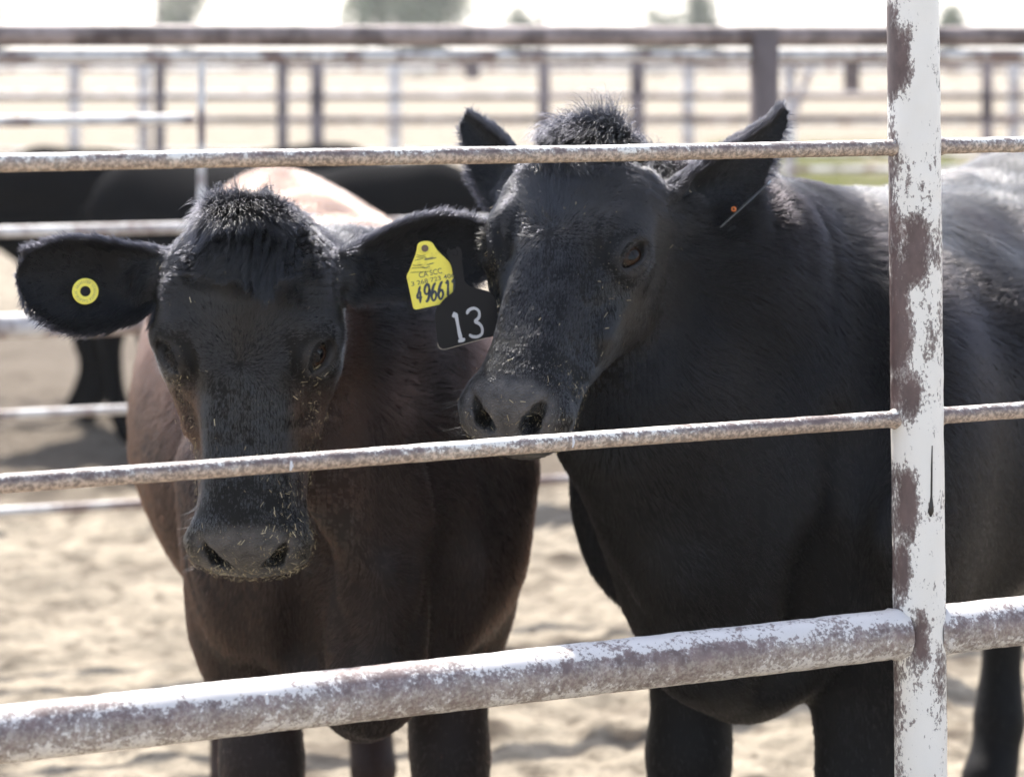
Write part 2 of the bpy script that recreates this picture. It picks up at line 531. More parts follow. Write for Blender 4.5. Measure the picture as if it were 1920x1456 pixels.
# --- second animal: head turned a little, body running off to the right
c2 = Cow(head_pose(-26, -38, 1.0), (.110, 3.37, 1.351), .98, (.395, 3.66), (.565, .825),
         {-1: dict(root=(.096, -.10, .105), tip=at(868, 218, 3.55), n=(-.85, -.45, .25), w=.86, cup=1.0, prof=[.036, .044, .050, .050, .040, .026, .015, .005]),
          1: dict(root=(.100, -.105, .115), tip=at(1474, 200, 3.50), n=(.06, -.90, -.43), w=1.0, cup=1.25, lag=-.024, prof=[.050, .056, .062, .056, .040, .023, .014, .005])})


def build2(F):
    c = c2
    legs = [hooved_leg(.150, .0, True, .80), hooved_leg(-.150, .0, True, .80), hooved_leg(.15, -1.16, False, .84), hooved_leg(-.15, -1.16, False, .84)]
    c.torso(F, scaled_prof(1.035, 1.10), legs)
    H = c.hw
    F.chain([H((0, -.12, .090)), H((0, -.14, .06)) * .4 + c.bw(.05, 0, 1.03) * .6, c.bw(-.1, 0, 1.0)], [.095, .15, .19], k=.08)
    F.chain([H((0, -.16, .15)), H((0, -.2, .18)) * .5 + c.bw(.2, 0, .76) * .5, c.bw(.12, 0, .70)], [.085, .13, .18], k=.08)
    F.chain([H((0, -.20, .22)) * .6 + c.bw(.25, 0, .66) * .4, c.bw(.27, 0, .72), c.bw(.22, 0, .58), c.bw(.10, 0, .52)], [.025, .045, .06, .05], k=.06)
    for s in (-1, 1):
        F.ell(c.bw(.10, s * .19, .76), (.09, .13, .14), k=.06)
        F.ell(c.bw(-.05, s * .21, .86), (.10, .17, .24), k=.12)
        F.chain([c.bw(.10, s * .22, 1.06), c.bw(.17, s * .235, .90), c.bw(.20, s * .20, .70), c.bw(.17, s * .12, .56)], [.010, .026, .034, .03], k=.07, cut=True)
        F.ell(c.bw(-.03, s * .17, .60), (.075, .085, .13), k=.05)
    c.head(F)


def bounds(c):
    pts = [c.bw(a, l, 0) for a in (-1.5, .4) for l in (-.42, .42)] + [c.hw((u, v, s)) for u in (-.3, .3) for v in (-.25, .05) for s in (-.06, .52)]
    P = np.array(pts)
    return np.r_[P[:, :2].min(0), -.02], np.r_[P[:, :2].max(0), 1.5]


def head_box(c):
    P = np.array([c.hw((u, v, s)) for u in (-.12, .12) for v in (-.21, .03) for s in (-.03, .51)] + [c.ears[s]['tip'] for s in (-1, 1)])
    return P.min(0) - .02, P.max(0) + .02
# ------------------------------------------------------------------ materials for the animals
def new_mat(name):
    m = bpy.data.materials.new(name); m.use_nodes = True
    nt = m.node_tree
    return m, nt, nt.nodes['Principled BSDF']


def node(nt, kind, **kw):
    n = nt.nodes.new(kind)
    for k, v in kw.items():
        if k.startswith('i_'):
            key = k[2:]
            n.inputs[int(key) if key.isdigit() else key].default_value = v
        else: setattr(n, k, v)
    return n


def ramp(nt, fac, stops, interp='LINEAR'):
    r = nt.nodes.new('ShaderNodeValToRGB'); r.color_ramp.interpolation = interp
    el = r.color_ramp.elements
    while len(el) < len(stops): el.new(.5)
    for e, (p, c) in zip(el, stops):
        e.position = p; e.color = (c, c, c, 1) if np.isscalar(c) else (*c, 1)
    nt.links.new(fac, r.inputs[0])
    return r.outputs[0]


def mix(nt, fac, a, b, mode='MIX'):
    m = nt.nodes.new('ShaderNodeMix'); m.data_type = 'RGBA'; m.blend_type = mode
    for sock, v in ((m.inputs[0], fac), (m.inputs[6], a), (m.inputs[7], b)):
        if hasattr(v, 'is_linked') or isinstance(v, bpy.types.NodeSocket): nt.links.new(v, sock)
        elif np.isscalar(v): sock.default_value = v
        else: sock.default_value = (*v, 1)
    return m.outputs[2]


def attr(nt, name, out='Fac'):
    a = nt.nodes.new('ShaderNodeAttribute'); a.attribute_name = name
    return a.outputs[out]


def noise(nt, scale, detail=4, rough=.55, vec=None, out=0, dist=0):
    n = nt.nodes.new('ShaderNodeTexNoise')
    n.inputs['Scale'].default_value = scale; n.inputs['Detail'].default_value = detail
    n.inputs['Roughness'].default_value = rough; n.inputs['Distortion'].default_value = dist
    if vec is None:
        t = nt.nodes.new('ShaderNodeTexCoord'); vec = t.outputs['Object']
    nt.links.new(vec, n.inputs['Vector'])
    return n.outputs[out]


def math_node(nt, op, a, b=None, clamp=False):
    m = nt.nodes.new('ShaderNodeMath'); m.operation = op; m.use_clamp = clamp
    for s, v in zip(m.inputs, (a, b)):
        if v is None: continue
        if isinstance(v, bpy.types.NodeSocket): nt.links.new(v, s)
        else: s.default_value = v
    return m.outputs[0]


def bump(nt, bsdf, h, strength, dist):
    b = nt.nodes.new('ShaderNodeBump'); b.inputs['Strength'].default_value = strength; b.inputs['Distance'].default_value = dist
    nt.links.new(h, b.inputs['Height']); nt.links.new(b.outputs[0], bsdf.inputs['Normal'])


def hide_material():
    m, nt, p = new_mat('hide')
    tint = attr(nt, 'tint', 'Color')
    nose = attr(nt, 'nose')
    n1 = noise(nt, 60, 5)
    pad = mix(nt, ramp(nt, n1, [(.35, 0), (.7, 1)]), (.034, .031, .031), (.085, .076, .070))
    col = mix(nt, nose, mix(nt, .5, tint, (.0018, .0018, .0022)), pad)
    nt.links.new(col, p.inputs['Base Color'])
    rgh = nt.nodes.new('ShaderNodeMapRange'); nt.links.new(nose, rgh.inputs[0])
    rgh.inputs[3].default_value = .62; rgh.inputs[4].default_value = .48
    nt.links.new(rgh.outputs[0], p.inputs['Roughness'])
    sp = nt.nodes.new('ShaderNodeMapRange'); nt.links.new(nose, sp.inputs[0]); sp.inputs[3].default_value = .20; sp.inputs[4].default_value = .45
    nt.links.new(sp.outputs[0], p.inputs['Specular IOR Level'])
    v = nt.nodes.new('ShaderNodeTexVoronoi'); v.inputs['Scale'].default_value = 330; v.feature = 'F1'
    t = nt.nodes.new('ShaderNodeTexCoord'); nt.links.new(t.outputs['Object'], v.inputs['Vector'])
    h = math_node(nt, 'MULTIPLY', v.outputs['Distance'], nose)
    bump(nt, p, h, .9, .0022)
    return m


def hair_material(name, rough=.24):
    m = bpy.data.materials.new(name); m.use_nodes = True
    nt = m.node_tree; nt.nodes.clear()
    o = nt.nodes.new('ShaderNodeOutputMaterial'); h = nt.nodes.new('ShaderNodeBsdfHairPrincipled')
    h.parametrization = 'COLOR'
    h.inputs['Roughness'].default_value = rough
    h.inputs['Radial Roughness'].default_value = .38
    h.inputs['Coat'].default_value = .0
    h.inputs['IOR'].default_value = 1.36
    h.inputs['Random Roughness'].default_value = .2
    nt.links.new(attr(nt, 'tint', 'Color'), h.inputs['Color'])
    nt.links.new(h.outputs[0], o.inputs['Surface'])
    return m


HIDE = hide_material()
COAT = hair_material('coat_hair', .30)
COAT.node_tree.nodes['Principled Hair BSDF'].inputs['IOR'].default_value = 1.41
FACE = hair_material('face_hair', .22)
FACE.node_tree.nodes['Principled Hair BSDF'].inputs['IOR'].default_value = 1.66
m, nt, p = new_mat('eye_glass')
t = nt.nodes.new('ShaderNodeTexCoord'); sx = nt.nodes.new('ShaderNodeSeparateXYZ'); nt.links.new(t.outputs['Object'], sx.inputs[0])
def _ell(rx, ry):
    a = math_node(nt, 'POWER', math_node(nt, 'ABSOLUTE', math_node(nt, 'DIVIDE', sx.outputs[0], rx)), 2.0)
    b = math_node(nt, 'POWER', math_node(nt, 'ABSOLUTE', math_node(nt, 'DIVIDE', sx.outputs[1], ry)), 2.0)
    return math_node(nt, 'ADD', a, b)
iris = mix(nt, noise(nt, 260, 3), (.014, .006, .003), (.040, .018, .008))
c = mix(nt, ramp(nt, _ell(.0150, .0150), [(.85, 0), (1.0, 1)]), iris, (.016, .012, .010))
c = mix(nt, ramp(nt, _ell(.0105, .0060), [(.75, 0), (1.0, 1)]), (.002, .002, .003), c)
nt.links.new(c, p.inputs['Base Color'])
p.inputs['Roughness'].default_value = .03; p.inputs['Specular IOR Level'].default_value = .22
EYE_MAT = m
m, nt, p = new_mat('straw')
t = nt.nodes.new('ShaderNodeNewGeometry')
nt.links.new(ramp(nt, t.outputs['Random Per Island'], [(0, (.20, .15, .08)), (.5, (.36, .29, .16)), (1, (.58, .50, .33))]), p.inputs['Base Color'])
p.inputs['Roughness'].default_value = .6
STRAW = m


# ------------------------------------------------------------------ the coat: combed strands rooted on the hide
def sstep(x, a, b):
    t = np.clip((x - a) / (b - a), 0, 1); return t * t * (3 - 2 * t)
def unit(v): return v / np.maximum(np.linalg.norm(v, axis=-1, keepdims=True), 1e-9)


def vert_normals(V, Q):
    n = np.cross(V[Q[:, 2]] - V[Q[:, 0]], V[Q[:, 3]] - V[Q[:, 1]])
    N = np.stack([np.bincount(Q.ravel(), np.repeat(n[:, d], 4), len(V)) for d in range(3)], 1)
    return unit(N)


class Groom:
    """regions and combing directions of one animal, evaluated at points on its hide"""
    def __init__(g, cow, whorl, black, brown, brown_fn, knot=(.05, .03, 20, 1.0)):
        g.peak = 0.0; g.knot = knot; g.backtint = np.array([.022, .021, .020]); g.back0 = .08
        g.c, g.whorl, g.black, g.brown, g.brown_fn = cow, whorl, np.array(black), np.array(brown), brown_fn
    def regions(g, P):
        c = g.c; h = c.to_head(P); u, v, s = h.T; r = {}
        r['u'], r['v'], r['s'] = u, v, s
        back = -.150 - .07 * sstep(s, .10, .20)
        r['head'] = sstep(v, back - .03, back + .02) * sstep(.13 - np.abs(u), -.02, .02) * sstep(s, -.05, -.015) * sstep(.53 - s, 0, .02)
        e = np.zeros(len(P)); side = np.zeros(len(P)); et = np.zeros(len(P)); eb = np.zeros(len(P)); en = np.zeros(len(P))
        for sd in (-1, 1):
            t, b, n = c.ear_coords(sd, P); tc = np.clip(t, 0, 1); w = c.ear_w(sd, tc)
            b = b - c.ears[sd].get('lag', 0.0) * tc * (1 - tc) * 4
            mid = c.ear_mid(sd, tc, b)
            k = (t > .06) & (t < 1.08) & (np.abs(b) < w + .012) & (np.abs(n - mid) < .022)
            e[k] = sstep(t[k], .06, .20); side[k] = sd; et[k] = tc[k]; eb[k] = (b / w)[k]; en[k] = (n - mid)[k]
        r['inside'] = r['head'] * sstep(-head_loft(u, v, s), .0045, .0075) * (s > .41)
        r['ear'], r['side'], r['et'], r['eb'], r['en'] = e, side, et, eb, en
        r['head'] = r['head'] * (1 - e)
        # bare nose pad: front of the muzzle between and around the nostrils
        au = np.abs(u)
        top = .428 + .30 * np.maximum(au - .030, 0)
        pad = sstep(s, top - .012, top + .006) * sstep(.070 - au, -.006, .012) * sstep(v, -.112, -.098)
        inn = sstep(.026 - np.hypot(au - .042, s - .455), 0, .012) * sstep(.03 + v * 0, 0, .01)
        r['nose'] = np.clip(pad, 0, 1) * r['head'] * (1 - r['inside'])
        de = np.full(len(P), 9.0)
        for sd in (-1, 1):
            ec = np.array(c.eye_c) * (sd, 1, 1); ed = c.eye_d * (sd, 1, 1)
            de = np.minimum(de, np.linalg.norm((h - ec - ed * .018) / (1, 1, 1.15), axis=1))
        r['eye'] = sstep(.0265 - de, 0, .006)
        r['round_eye'] = sstep(.052 - de, 0, .02)
        r['lid'] = sstep(.0290 - de, 0, .005)
        r['near'] = sstep(.27 - np.linalg.norm(h - (0, -.10, .10), axis=1), 0, .08)
        r['nose'] = np.maximum(r['nose'], .34 * r['lid'])
        b = c.to_body(P); r['a'], r['l'], r['z'] = b.T
        r['top'] = sstep(r['z'] + .10 * vnoise(P + 4, 5), .82, 1.03)
        r['leg'] = sstep(.52 - r['z'], 0, .1)
        return r
    def tint(g, P, r):
        k = g.brown_fn(P, r)
        k = np.clip(k * (1 + .5 * fbm(P, 9)), 0, 1)[:, None]
        base = g.black * (1 - k) + g.brown * k
        dust = (r['head'] * sstep(r['s'], .40, .45) * (.65 + .5 * vnoise(P, 70)))[:, None]
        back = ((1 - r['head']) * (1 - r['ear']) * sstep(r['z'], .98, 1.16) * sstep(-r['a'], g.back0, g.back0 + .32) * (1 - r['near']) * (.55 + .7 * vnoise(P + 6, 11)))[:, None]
        base = base + np.clip(back, 0, 1) * g.backtint  # dust and reddish hair along the back, lightened further as painted sun sheen
        base = base * (1 - dust) + np.array([.030, .026, .022]) * dust
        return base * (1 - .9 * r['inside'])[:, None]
    def flow(g, P, r):
        c = g.c; u, v, s = r['u'], r['v'], r['s']
        w0 = g.whorl
        # face: away from the whorl
        du, ds = u - w0[0], s - w0[1]
        rad = np.hypot(du, ds) + 1e-6
        fu, fs = du / rad, ds / rad
        low = sstep(ds, .0, .05)
        fu = fu * (1 - .75 * low); fs = fs * (1 - low) + 1.0 * low
        lat = sstep(np.abs(u), .05, .095)
        up = 1 - low
        fu = fu + np.sign(u) * lat * .3; fv = -lat * (.7 + .3 * up)
        fs = fs * (1 - .55 * lat * up) + lat * .15
        # topknot falls forward and outward from the poll
        k = sstep(g.knot[0] - s - .35 * np.maximum(np.abs(u) - .03, 0) + g.knot[1] * vnoise(P, 19) + .014 * vnoise(P, 45), -.028, .030)
        n1, n2 = vnoise(P, 22), vnoise(P + 7.7, 22)
        ku, kv, ks = u * 8 + 1.3 * vnoise(P + 1.3, 15) + .5 * n1, .55 + .3 * n2, .55 + .9 * n2 - 1.3 * sstep(.022 - s, -.01, .02)
        fu, fv, fs = fu * (1 - k) + ku * k, fv * (1 - k) + kv * k, fs * (1 - k) + ks * k
        D = unit(np.stack([fu, fv, fs], 1)) @ c.Rh.T
        # body: backwards and down; legs: down
        dn = np.array([0, 0, -1.0])
        bk = .75 - .55 * r['leg']
        slope = sstep(np.abs(r['l']), .02, .22)
        Db = c.d * bk[:, None] + dn * (.25 + .75 * slope)[:, None] + .25 * np.stack([vnoise(P + i * 9.1, 7) for i in range(3)], 1) + (.75 * r['top'])[:, None] * np.stack([vnoise(P + i * 3.7 + 2, 13) for i in range(3)], 1)
        D = D * r['head'][:, None] + unit(Db) * (1 - r['head'])[:, None]
        # ears: along the blade, fanning out over the rim
        for sd in (-1, 1):
            m = r['side'] == sd
            if m.any():
                root, a, b, n, L = c.ear_frame(sd)
                D[m] = D[m] * (1 - r['ear'][m])[:, None] + r['ear'][m][:, None] * unit(a * .8 + b * (r['eb'][m] * .9)[:, None] + n * .25 * np.sign(r['en'][m])[:, None])
        D = D + (.05 + .10 * r['head'] * sstep(.13 - s, 0, .06))[:, None] * np.stack([vnoise(P + i * 5.3, 45) for i in range(3)], 1)
        return unit(D)
    def length(g, P, r):
        s = r['s']
        lf = .0075 + .008 * sstep(.20 - s, 0, .09) + .009 * sstep(.11 - s + .02 * vnoise(P, 24), 0, .06) + .004 * sstep(np.abs(r['u']), .07, .1)
        lf = np.where(s > .36, .0055, lf)
        k = sstep(g.knot[0] + .045 - s + .030 * vnoise(P, 19), -.03, .05)
        lf = lf * (1 - k) + k * (.018 + .020 * sstep(.060 - s, 0, .05)) * g.knot[3] * (1 - .5 * sstep(np.abs(r['u']), .038, .075))
        lb = .016 - .006 * r['leg'] + .012 * r['top']
        lf = lf * (1 - .66 * r['round_eye'])
        L = lf * r['head'] + lb * (1 - r['head'])
        rim = sstep(np.abs(r['eb']), .62, .95)
        le = .009 + .014 * rim + .006 * (r['en'] > 0) * (1 - r['et'])
        return L * (1 - r['ear']) + le * r['ear']


def hair_curves(name, P, N, D, L, lift, rad, tint, mat, parent, npts=5, curl=.12, clump=(.006, .5), seed=1, droop=0.0):
    rg = np.random.default_rng(seed)
    n = len(P)
    t = np.linspace(0, 1, npts)
    T = unit(D - N * (D * N).sum(1, keepdims=True))
    sl = np.sin(lift)[:, None]; cl = np.cos(lift)[:, None]
    jx = rg.normal(0, 1, (n, 3)); jx -= N * (jx * N).sum(1, keepdims=True)
    pts = np.empty((n, npts, 3))
    for i, q in enumerate(t):
        pts[:, i] = P + L[:, None] * (T * cl * q + N * sl * q * (1 - .42 * q) + jx * curl * q * q)
        pts[:, i, 2] -= droop * L * q * q
    if clump:
        cell = np.floor(P / clump[0] + rg.random((1, 3))).astype(np.int64)
        key = cell[:, 0] * 73856093 ^ cell[:, 1] * 19349663 ^ cell[:, 2] * 83492791
        _, inv = np.unique(key, return_inverse=True)
        cnt = np.bincount(inv)
        tip = np.stack([np.bincount(inv, pts[:, -1, d]) / cnt for d in range(3)], 1)
        off = rg.normal(0, 1, (len(cnt), 3)) * clump[0] * .25
        tgt = (tip + off)[inv] - pts[:, -1]
        for i, q in enumerate(t): pts[:, i] += tgt * (clump[1] * q ** 1.6)
    cu = bpy.data.hair_curves.new(name)
    cu.add_curves([npts] * n)
    cu.attributes['position'].data.foreach_set('vector', pts.astype(np.float32).ravel())
    ra = cu.attributes.get('radius') or cu.attributes.new('radius', 'FLOAT', 'POINT')
    prof = rad * (1 - .75 * t ** 1.7)
    ra.data.foreach_set('value', (np.ones((n, 1)) * prof[None] * rg.uniform(.75, 1.25, (n, 1))).astype(np.float32).ravel())
    ta = cu.attributes.new('tint', 'FLOAT_COLOR', 'CURVE')
    ta.data.foreach_set('color', np.c_[tint, np.ones(n)].astype(np.float32).ravel())
    cu.materials.append(mat)
    o = bpy.data.objects.new(name, cu); COL.objects.link(o)
    if parent is not None: o.parent = parent
    return o


def grow(cow, groom, V, Q, N, parent, k=1.0, seed=1):
    rg = np.random.default_rng(seed)
    tri = np.concatenate([Q[:, [0, 1, 2]], Q[:, [0, 2, 3]]])
    A, B, C_ = V[tri[:, 0]], V[tri[:, 1]], V[tri[:, 2]]
    area = np.linalg.norm(np.cross(B - A, C_ - A), axis=1) / 2
    cen = (A + B + C_) / 3
    rt = groom.regions(cen)
    nt_ = unit(np.cross(B - A, C_ - A))
    view = unit(np.array([0, 0, CAMH]) - cen)
    facing = sstep((nt_ * view).sum(1), -.75, -.15)
    dens = 1.0e5 * (1 - rt['head']) + 8.0e5 * rt['head']
    dens = dens * (1 - .6 * rt['leg'] * (1 - rt['head']))
    knot = rt['head'] * sstep(.085 - rt['s'], -.01, .01)
    dens = dens + knot * 3.4e5
    dens = np.where(rt['ear'] > .3, 3.0e5, dens)
    dens *= (1 - rt['nose']) * (.10 + .90 * facing) * (1 - .97 * rt['eye'])
    dens *= np.where(cow.to_body(cen)[:, 0] < -.5, .45, 1.0)
    w = dens * area * k
    n = rg.poisson(w)
    ti = np.repeat(np.arange(len(tri)), n)
    r1, r2 = rg.random(len(ti)), rg.random(len(ti)); f = r1 + r2 > 1; r1[f], r2[f] = 1 - r1[f], 1 - r2[f]
    r3 = 1 - r1 - r2
    P = A[ti] * r3[:, None] + B[ti] * r1[:, None] + C_[ti] * r2[:, None]
    Nn = unit(N[tri[ti, 0]] * r3[:, None] + N[tri[ti, 1]] * r1[:, None] + N[tri[ti, 2]] * r2[:, None])
    r = groom.regions(P)
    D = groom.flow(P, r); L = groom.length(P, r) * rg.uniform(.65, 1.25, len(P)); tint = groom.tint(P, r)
    knot = (r['head'] * (1 - r['ear']) * sstep(groom.knot[0] + .010 - r['s'] + groom.knot[1] * vnoise(P, 19), -.030, .030)) > rg.random(len(P))
    rim = r['ear'] * sstep(np.abs(r['eb']), .6, .95)
    lift = R(8) + (R(5) + R(3) * r['head']) * vnoise(P, 60) + R(5) * r['head'] + R(3) * vnoise(P + 3, 14) + R(16) * r['head'] * sstep(.12 - r['s'], 0, .05) + R(22) * rim + R(56) * (1 - r['head']) * (1 - r['ear']) * r['top'] * np.clip(.55 + .9 * vnoise(P + 11, 9), 0, 1.3)
    lift = np.clip(lift + R(3) * rg.normal(0, 1, len(P)), R(3), R(80))
    a = ~knot
    print('strands', a.sum(), knot.sum())
    hd = a & (r['head'] * sstep(r['v'], -.155, -.085) > rg.uniform(.05, .95, len(P)))
    bd = a & ~hd
    hair_curves('face_coat', P[hd] - Nn[hd] * .0006, Nn[hd], D[hd], L[hd], lift[hd], .00028, tint[hd], FACE, parent, 4, .09, (.0042, .30), seed)
    hair_curves('coat', P[bd] - Nn[bd] * .0006, Nn[bd], D[bd], L[bd], lift[bd], .00034, tint[bd], COAT, parent, 5, .09, (.0075, .42), seed)
    b = knot
    k0 = groom.knot[2]
    li = np.clip(R(k0) + R(k0) * vnoise(P[b], 34) + R(14) * sstep(np.abs(r['u'][b]), .045, .08) + R(34) * sstep(.040 - r['s'][b], 0, .03), R(6), R(88))
    fly = rg.random(len(li)) < .10; li[fly] += R(18)
    hair_curves('topknot', P[b] - Nn[b] * .0006, Nn[b], D[b], L[b] * np.clip(rg.lognormal(0, .33, b.sum()), .4, 2.4) * (1 + .45 * vnoise(P[b] + 3, 38)) * (1 + groom.peak * np.exp(-((r['u'][b] - .012) / .014) ** 2 - ((r['s'][b] - .03) / .022) ** 2)), li, .00027, tint[b], FACE, parent, 7, .11, (.0105, .42), seed + 5, droop=.10)


def lashes(cow, parent, seed=3):
    rg = np.random.default_rng(seed); P, D, L = [], [], []
    for sd in (-1, 1):
        ec = np.array(cow.eye_c) * (sd, 1, 1); ed = cow.eye_d * (sd, 1, 1)
        h = np.array([-sd * .40, .12, .90]); h -= ed * h.dot(ed); h /= np.linalg.norm(h)
        w = np.cross(ed, h)
        if w[2] > 0: w = -w
        for i in range(120):
            q = rg.uniform(-1, .75); up = rg.random() < .78
            off = .0165 - .0120 * q * q if up else -(.0160 - .0125 * q * q)
            p = ec + ed * (.0250 - .009 * q * q) + h * q * .027 + w * off
            d = ed * .9 + w * (.25 if up else -.7) + h * (q * .5 - .25) + rg.normal(0, .14, 3)
            P.append(cow.hw(p)); D.append(cow.hd(d / np.linalg.norm(d))); L.append(rg.uniform(.012, .024) if up else rg.uniform(.006, .013))
    P, D, L = np.array(P), unit(np.array(D)), np.array(L)
    N = unit(np.cross(D, np.cross(np.tile(cow.Rh[:, 2], (len(D), 1)), D)))
    hair_curves('eyelash', P, N, D, L, np.full(len(P), R(5)), .00045, np.tile([.012, .011, .010], (len(P), 1)), COAT, parent, 5, .10, None, seed, droop=.35)
    # sparse feeler hairs on the muzzle and over the eyes
    P, D, L = [], [], []
    for i in range(60):
        sd = rg.choice([-1, 1]); s = rg.uniform(.40, .485); v = rg.uniform(-.115, -.045)
        P.append(cow.hw((sd * .072, v, s))); d = np.array([sd * .9, rg.uniform(-.5, .3), .45]) + rg.normal(0, .25, 3)
        D.append(cow.hd(d / np.linalg.norm(d))); L.append(rg.uniform(.02, .045))
    P, D, L = np.array(P), unit(np.array(D)), np.array(L)
    N = unit(np.cross(D, np.tile(cow.Rh[:, 2], (len(D), 1))))
    hair_curves('whisker', P - D * .01, N, D, L, np.full(len(P), R(10)), .00022, np.tile([.006, .006, .006], (len(P), 1)), COAT, parent, 5, .12, None, seed, droop=.15)


def chaff(cow, V, N, fn, count, parent, seed, size=(.002, .011)):
    """dry straw stuck to the face"""
    rg = np.random.default_rng(seed)
    h = cow.to_head(V); w = fn(h) * 1.0
    w = w / w.sum()
    idx = rg.choice(len(V), count, p=w)
    mb_v, mb_f = [], []
    for i in idx:
        n = N[i]; d = rg.normal(0, 1, 3); d = d + cow.Rh[:, 2] * 1.2; d -= n * d.dot(n); d /= np.linalg.norm(d)
        d = d + n * rg.uniform(-.1, .35); d /= np.linalg.norm(d); c = np.cross(n, d)
        L = size[0] + (size[1] - size[0]) * rg.random() ** 7.0; b = rg.uniform(.00016, .00040) * (1 + L * 40)
        p = V[i] + n * rg.uniform(.0025, .006) + rg.normal(0, .001, 3)
        k = len(mb_v)
        for e in (0, 1):
            for (x, y) in ((-1, 0), (1, 0), (0, .8)): mb_v.append(p + d * L * (e - .5) + c * b * x + n * b * y)
        mb_f += [(k, k + 1, k + 4, k + 3), (k + 1, k + 2, k + 5, k + 4), (k + 2, k, k + 3, k + 5)]
    o = link('straw_bits', np_mesh('straw_bits', np.array(mb_v), np.array(mb_f), False), STRAW, parent)
    o['kind'] = 'stuff'
    return o


def make_cow(c, build, groom, name, label, hair=1.0, seed=1):
    V, Q = c.sculpt(build, *bounds(c), *head_box(c))
    N = vert_normals(V, Q)
    r = groom.regions(V)
    # loose skin: folds ringing the neck, faint muscle relief on the trunk
    nk = (1 - r['head']) * (1 - r['ear']) * sstep(r['a'], .02, .12) * sstep(r['z'], .55, .7)
    fold = np.sin(r['a'] * 2 * math.pi / .105 + 4.2 * vnoise(V, 4.0) + 1.2 * r['z'] * 3)
    V = V + N * (nk * .0017 * (np.abs(fold) * 2 - 1) * np.clip(.35 + 1.1 * vnoise(V + 2, 6), 0, 1.2))[:, None]
    V = V + N * ((1 - r['head']) * (1 - r['ear']) * (.005 * vnoise(V + 8, 9) + .007 * vnoise(V + 4, 4.5)))[:, None]
    N = vert_normals(V, Q)
    me = np_mesh(name, V, Q)
    a = me.attributes.new('nose', 'FLOAT', 'POINT'); a.data.foreach_set('value', r['nose'].astype(np.float32))
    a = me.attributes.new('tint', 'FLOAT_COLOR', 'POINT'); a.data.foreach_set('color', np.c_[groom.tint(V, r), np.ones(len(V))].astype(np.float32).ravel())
    o = link(name, me, HIDE)
    tag(o, label, 'cow')
    for sd in (-1, 1):
        e = bmesh.new(); bmesh.ops.create_uvsphere(e, u_segments=40, v_segments=24, radius=EYE_R * c.sc)
        em = bpy.data.meshes.new('eye'); e.to_mesh(em); e.free()
        for p_ in em.polygons: p_.use_smooth = True
        eo = link('eye', em, EYE_MAT); ed = c.eye_d * (sd, 1, 1); h_ = np.array([-sd * .40, .12, .90]); h_ -= ed * h_.dot(ed); h_ /= np.linalg.norm(h_); w_ = np.cross(ed, h_)
        eo.matrix_world = Matrix.Translation(c.hw(np.array(c.eye_c) * (sd, 1, 1))) @ Matrix((c.Rh @ np.stack([h_, w_, ed], 1)).tolist()).to_4x4(); eo.parent = o
    if hair > 0:
        grow(c, groom, V, Q, N, o, hair, seed)
        lashes(c, o, seed)
    return o, V, Q, N
# ------------------------------------------------------------------ ground
def ground_material():
    m, nt, p = new_mat('dry_dirt')
    n1 = noise(nt, 1.1, 6, .6); n2 = noise(nt, 9, 6, .65); n3 = noise(nt, 60, 4, .6)
    t = nt.nodes.new('ShaderNodeTexCoord')
    c = mix(nt, ramp(nt, n2, [(.32, 0), (.62, 1)]), (.150, .128, .098), (.335, .288, .220))
    shade_mottle = ramp(nt, math_node(nt, 'ADD', math_node(nt, 'MULTIPLY', noise(nt, 2.6, 4, .6), 1.0), math_node(nt, 'MULTIPLY', attr(nt, 'shade_mottle'), .42)), [(.60, 0), (.80, .9)])
    c = mix(nt, shade_mottle, c, (.105, .085, .066))  # dark soil mottling, densest where the cattle's shade is painted in
    c = mix(nt, ramp(nt, n3, [(.60, 0), (.75, .6)]), c, (.43, .38, .30))
    c = mix(nt, math_node(nt, 'MULTIPLY', attr(nt, 'clod'), 1.2, True), c, (.085, .068, .052))
    c = mix(nt, ramp(nt, noise(nt, 17, 4, .6), [(.55, 0), (.66, .8)]), c, (.10, .08, .06))
    nt.links.new(c, p.inputs['Base Color']); p.inputs['Roughness'].default_value = .95
    p.inputs['Specular IOR Level'].default_value = .1
    bump(nt, p, math_node(nt, 'ADD', n2, math_node(nt, 'MULTIPLY', n3, .4)), .9, .03)
    return m


gx = graded(-420, 420, -3.4, 3.6, .024, 30, 1.13)
gy = graded(-60, 900, 3.6, 9.5, .024, 30, 1.07)
GX, GY = np.meshgrid(gx, gy, indexing='ij')
P = np.stack([GX, GY, GX * 0], -1).reshape(-1, 3)
hgt = .022 * fbm(P, 1.3, 3) + .010 * fbm(P + 5, 6.5, 3) + .010 * fbm(P + 9, 16, 2)
clod = np.zeros(len(P)); H2 = hgt.reshape(GX.shape); C2 = clod.reshape(GX.shape)
rg = np.random.default_rng(12)
for q in range(4200):                                   # trampled clods and hoof pocks
    cx, cy = rg.uniform(-3.4, 3.6), rg.uniform(3.4, 11); r = rg.uniform(.018, .055); hh = r * rg.uniform(.10, .32) * (1 if rg.random() < .7 else -.8)
    i0, i1 = np.searchsorted(gx, (cx - 2.6 * r, cx + 2.6 * r)); j0, j1 = np.searchsorted(gy, (cy - 2.6 * r, cy + 2.6 * r))
    if i1 > i0 and j1 > j0:
        g = np.exp(-(((gx[i0:i1, None] - cx) / r) ** 2 * rg.uniform(.6, 1.4) + ((gy[None, j0:j1] - cy) / r) ** 2) ** 1.6)
        H2[i0:i1, j0:j1] += hh * g; C2[i0:i1, j0:j1] += g * rg.uniform(-.3, 1.0) ** 3
hgt = H2.ravel(); clod = C2.ravel()
hgt *= np.clip(1.2 - np.hypot(P[:, 0], P[:, 1] - 7) / 60, .15, 1)
P[:, 2] = hgt - .045
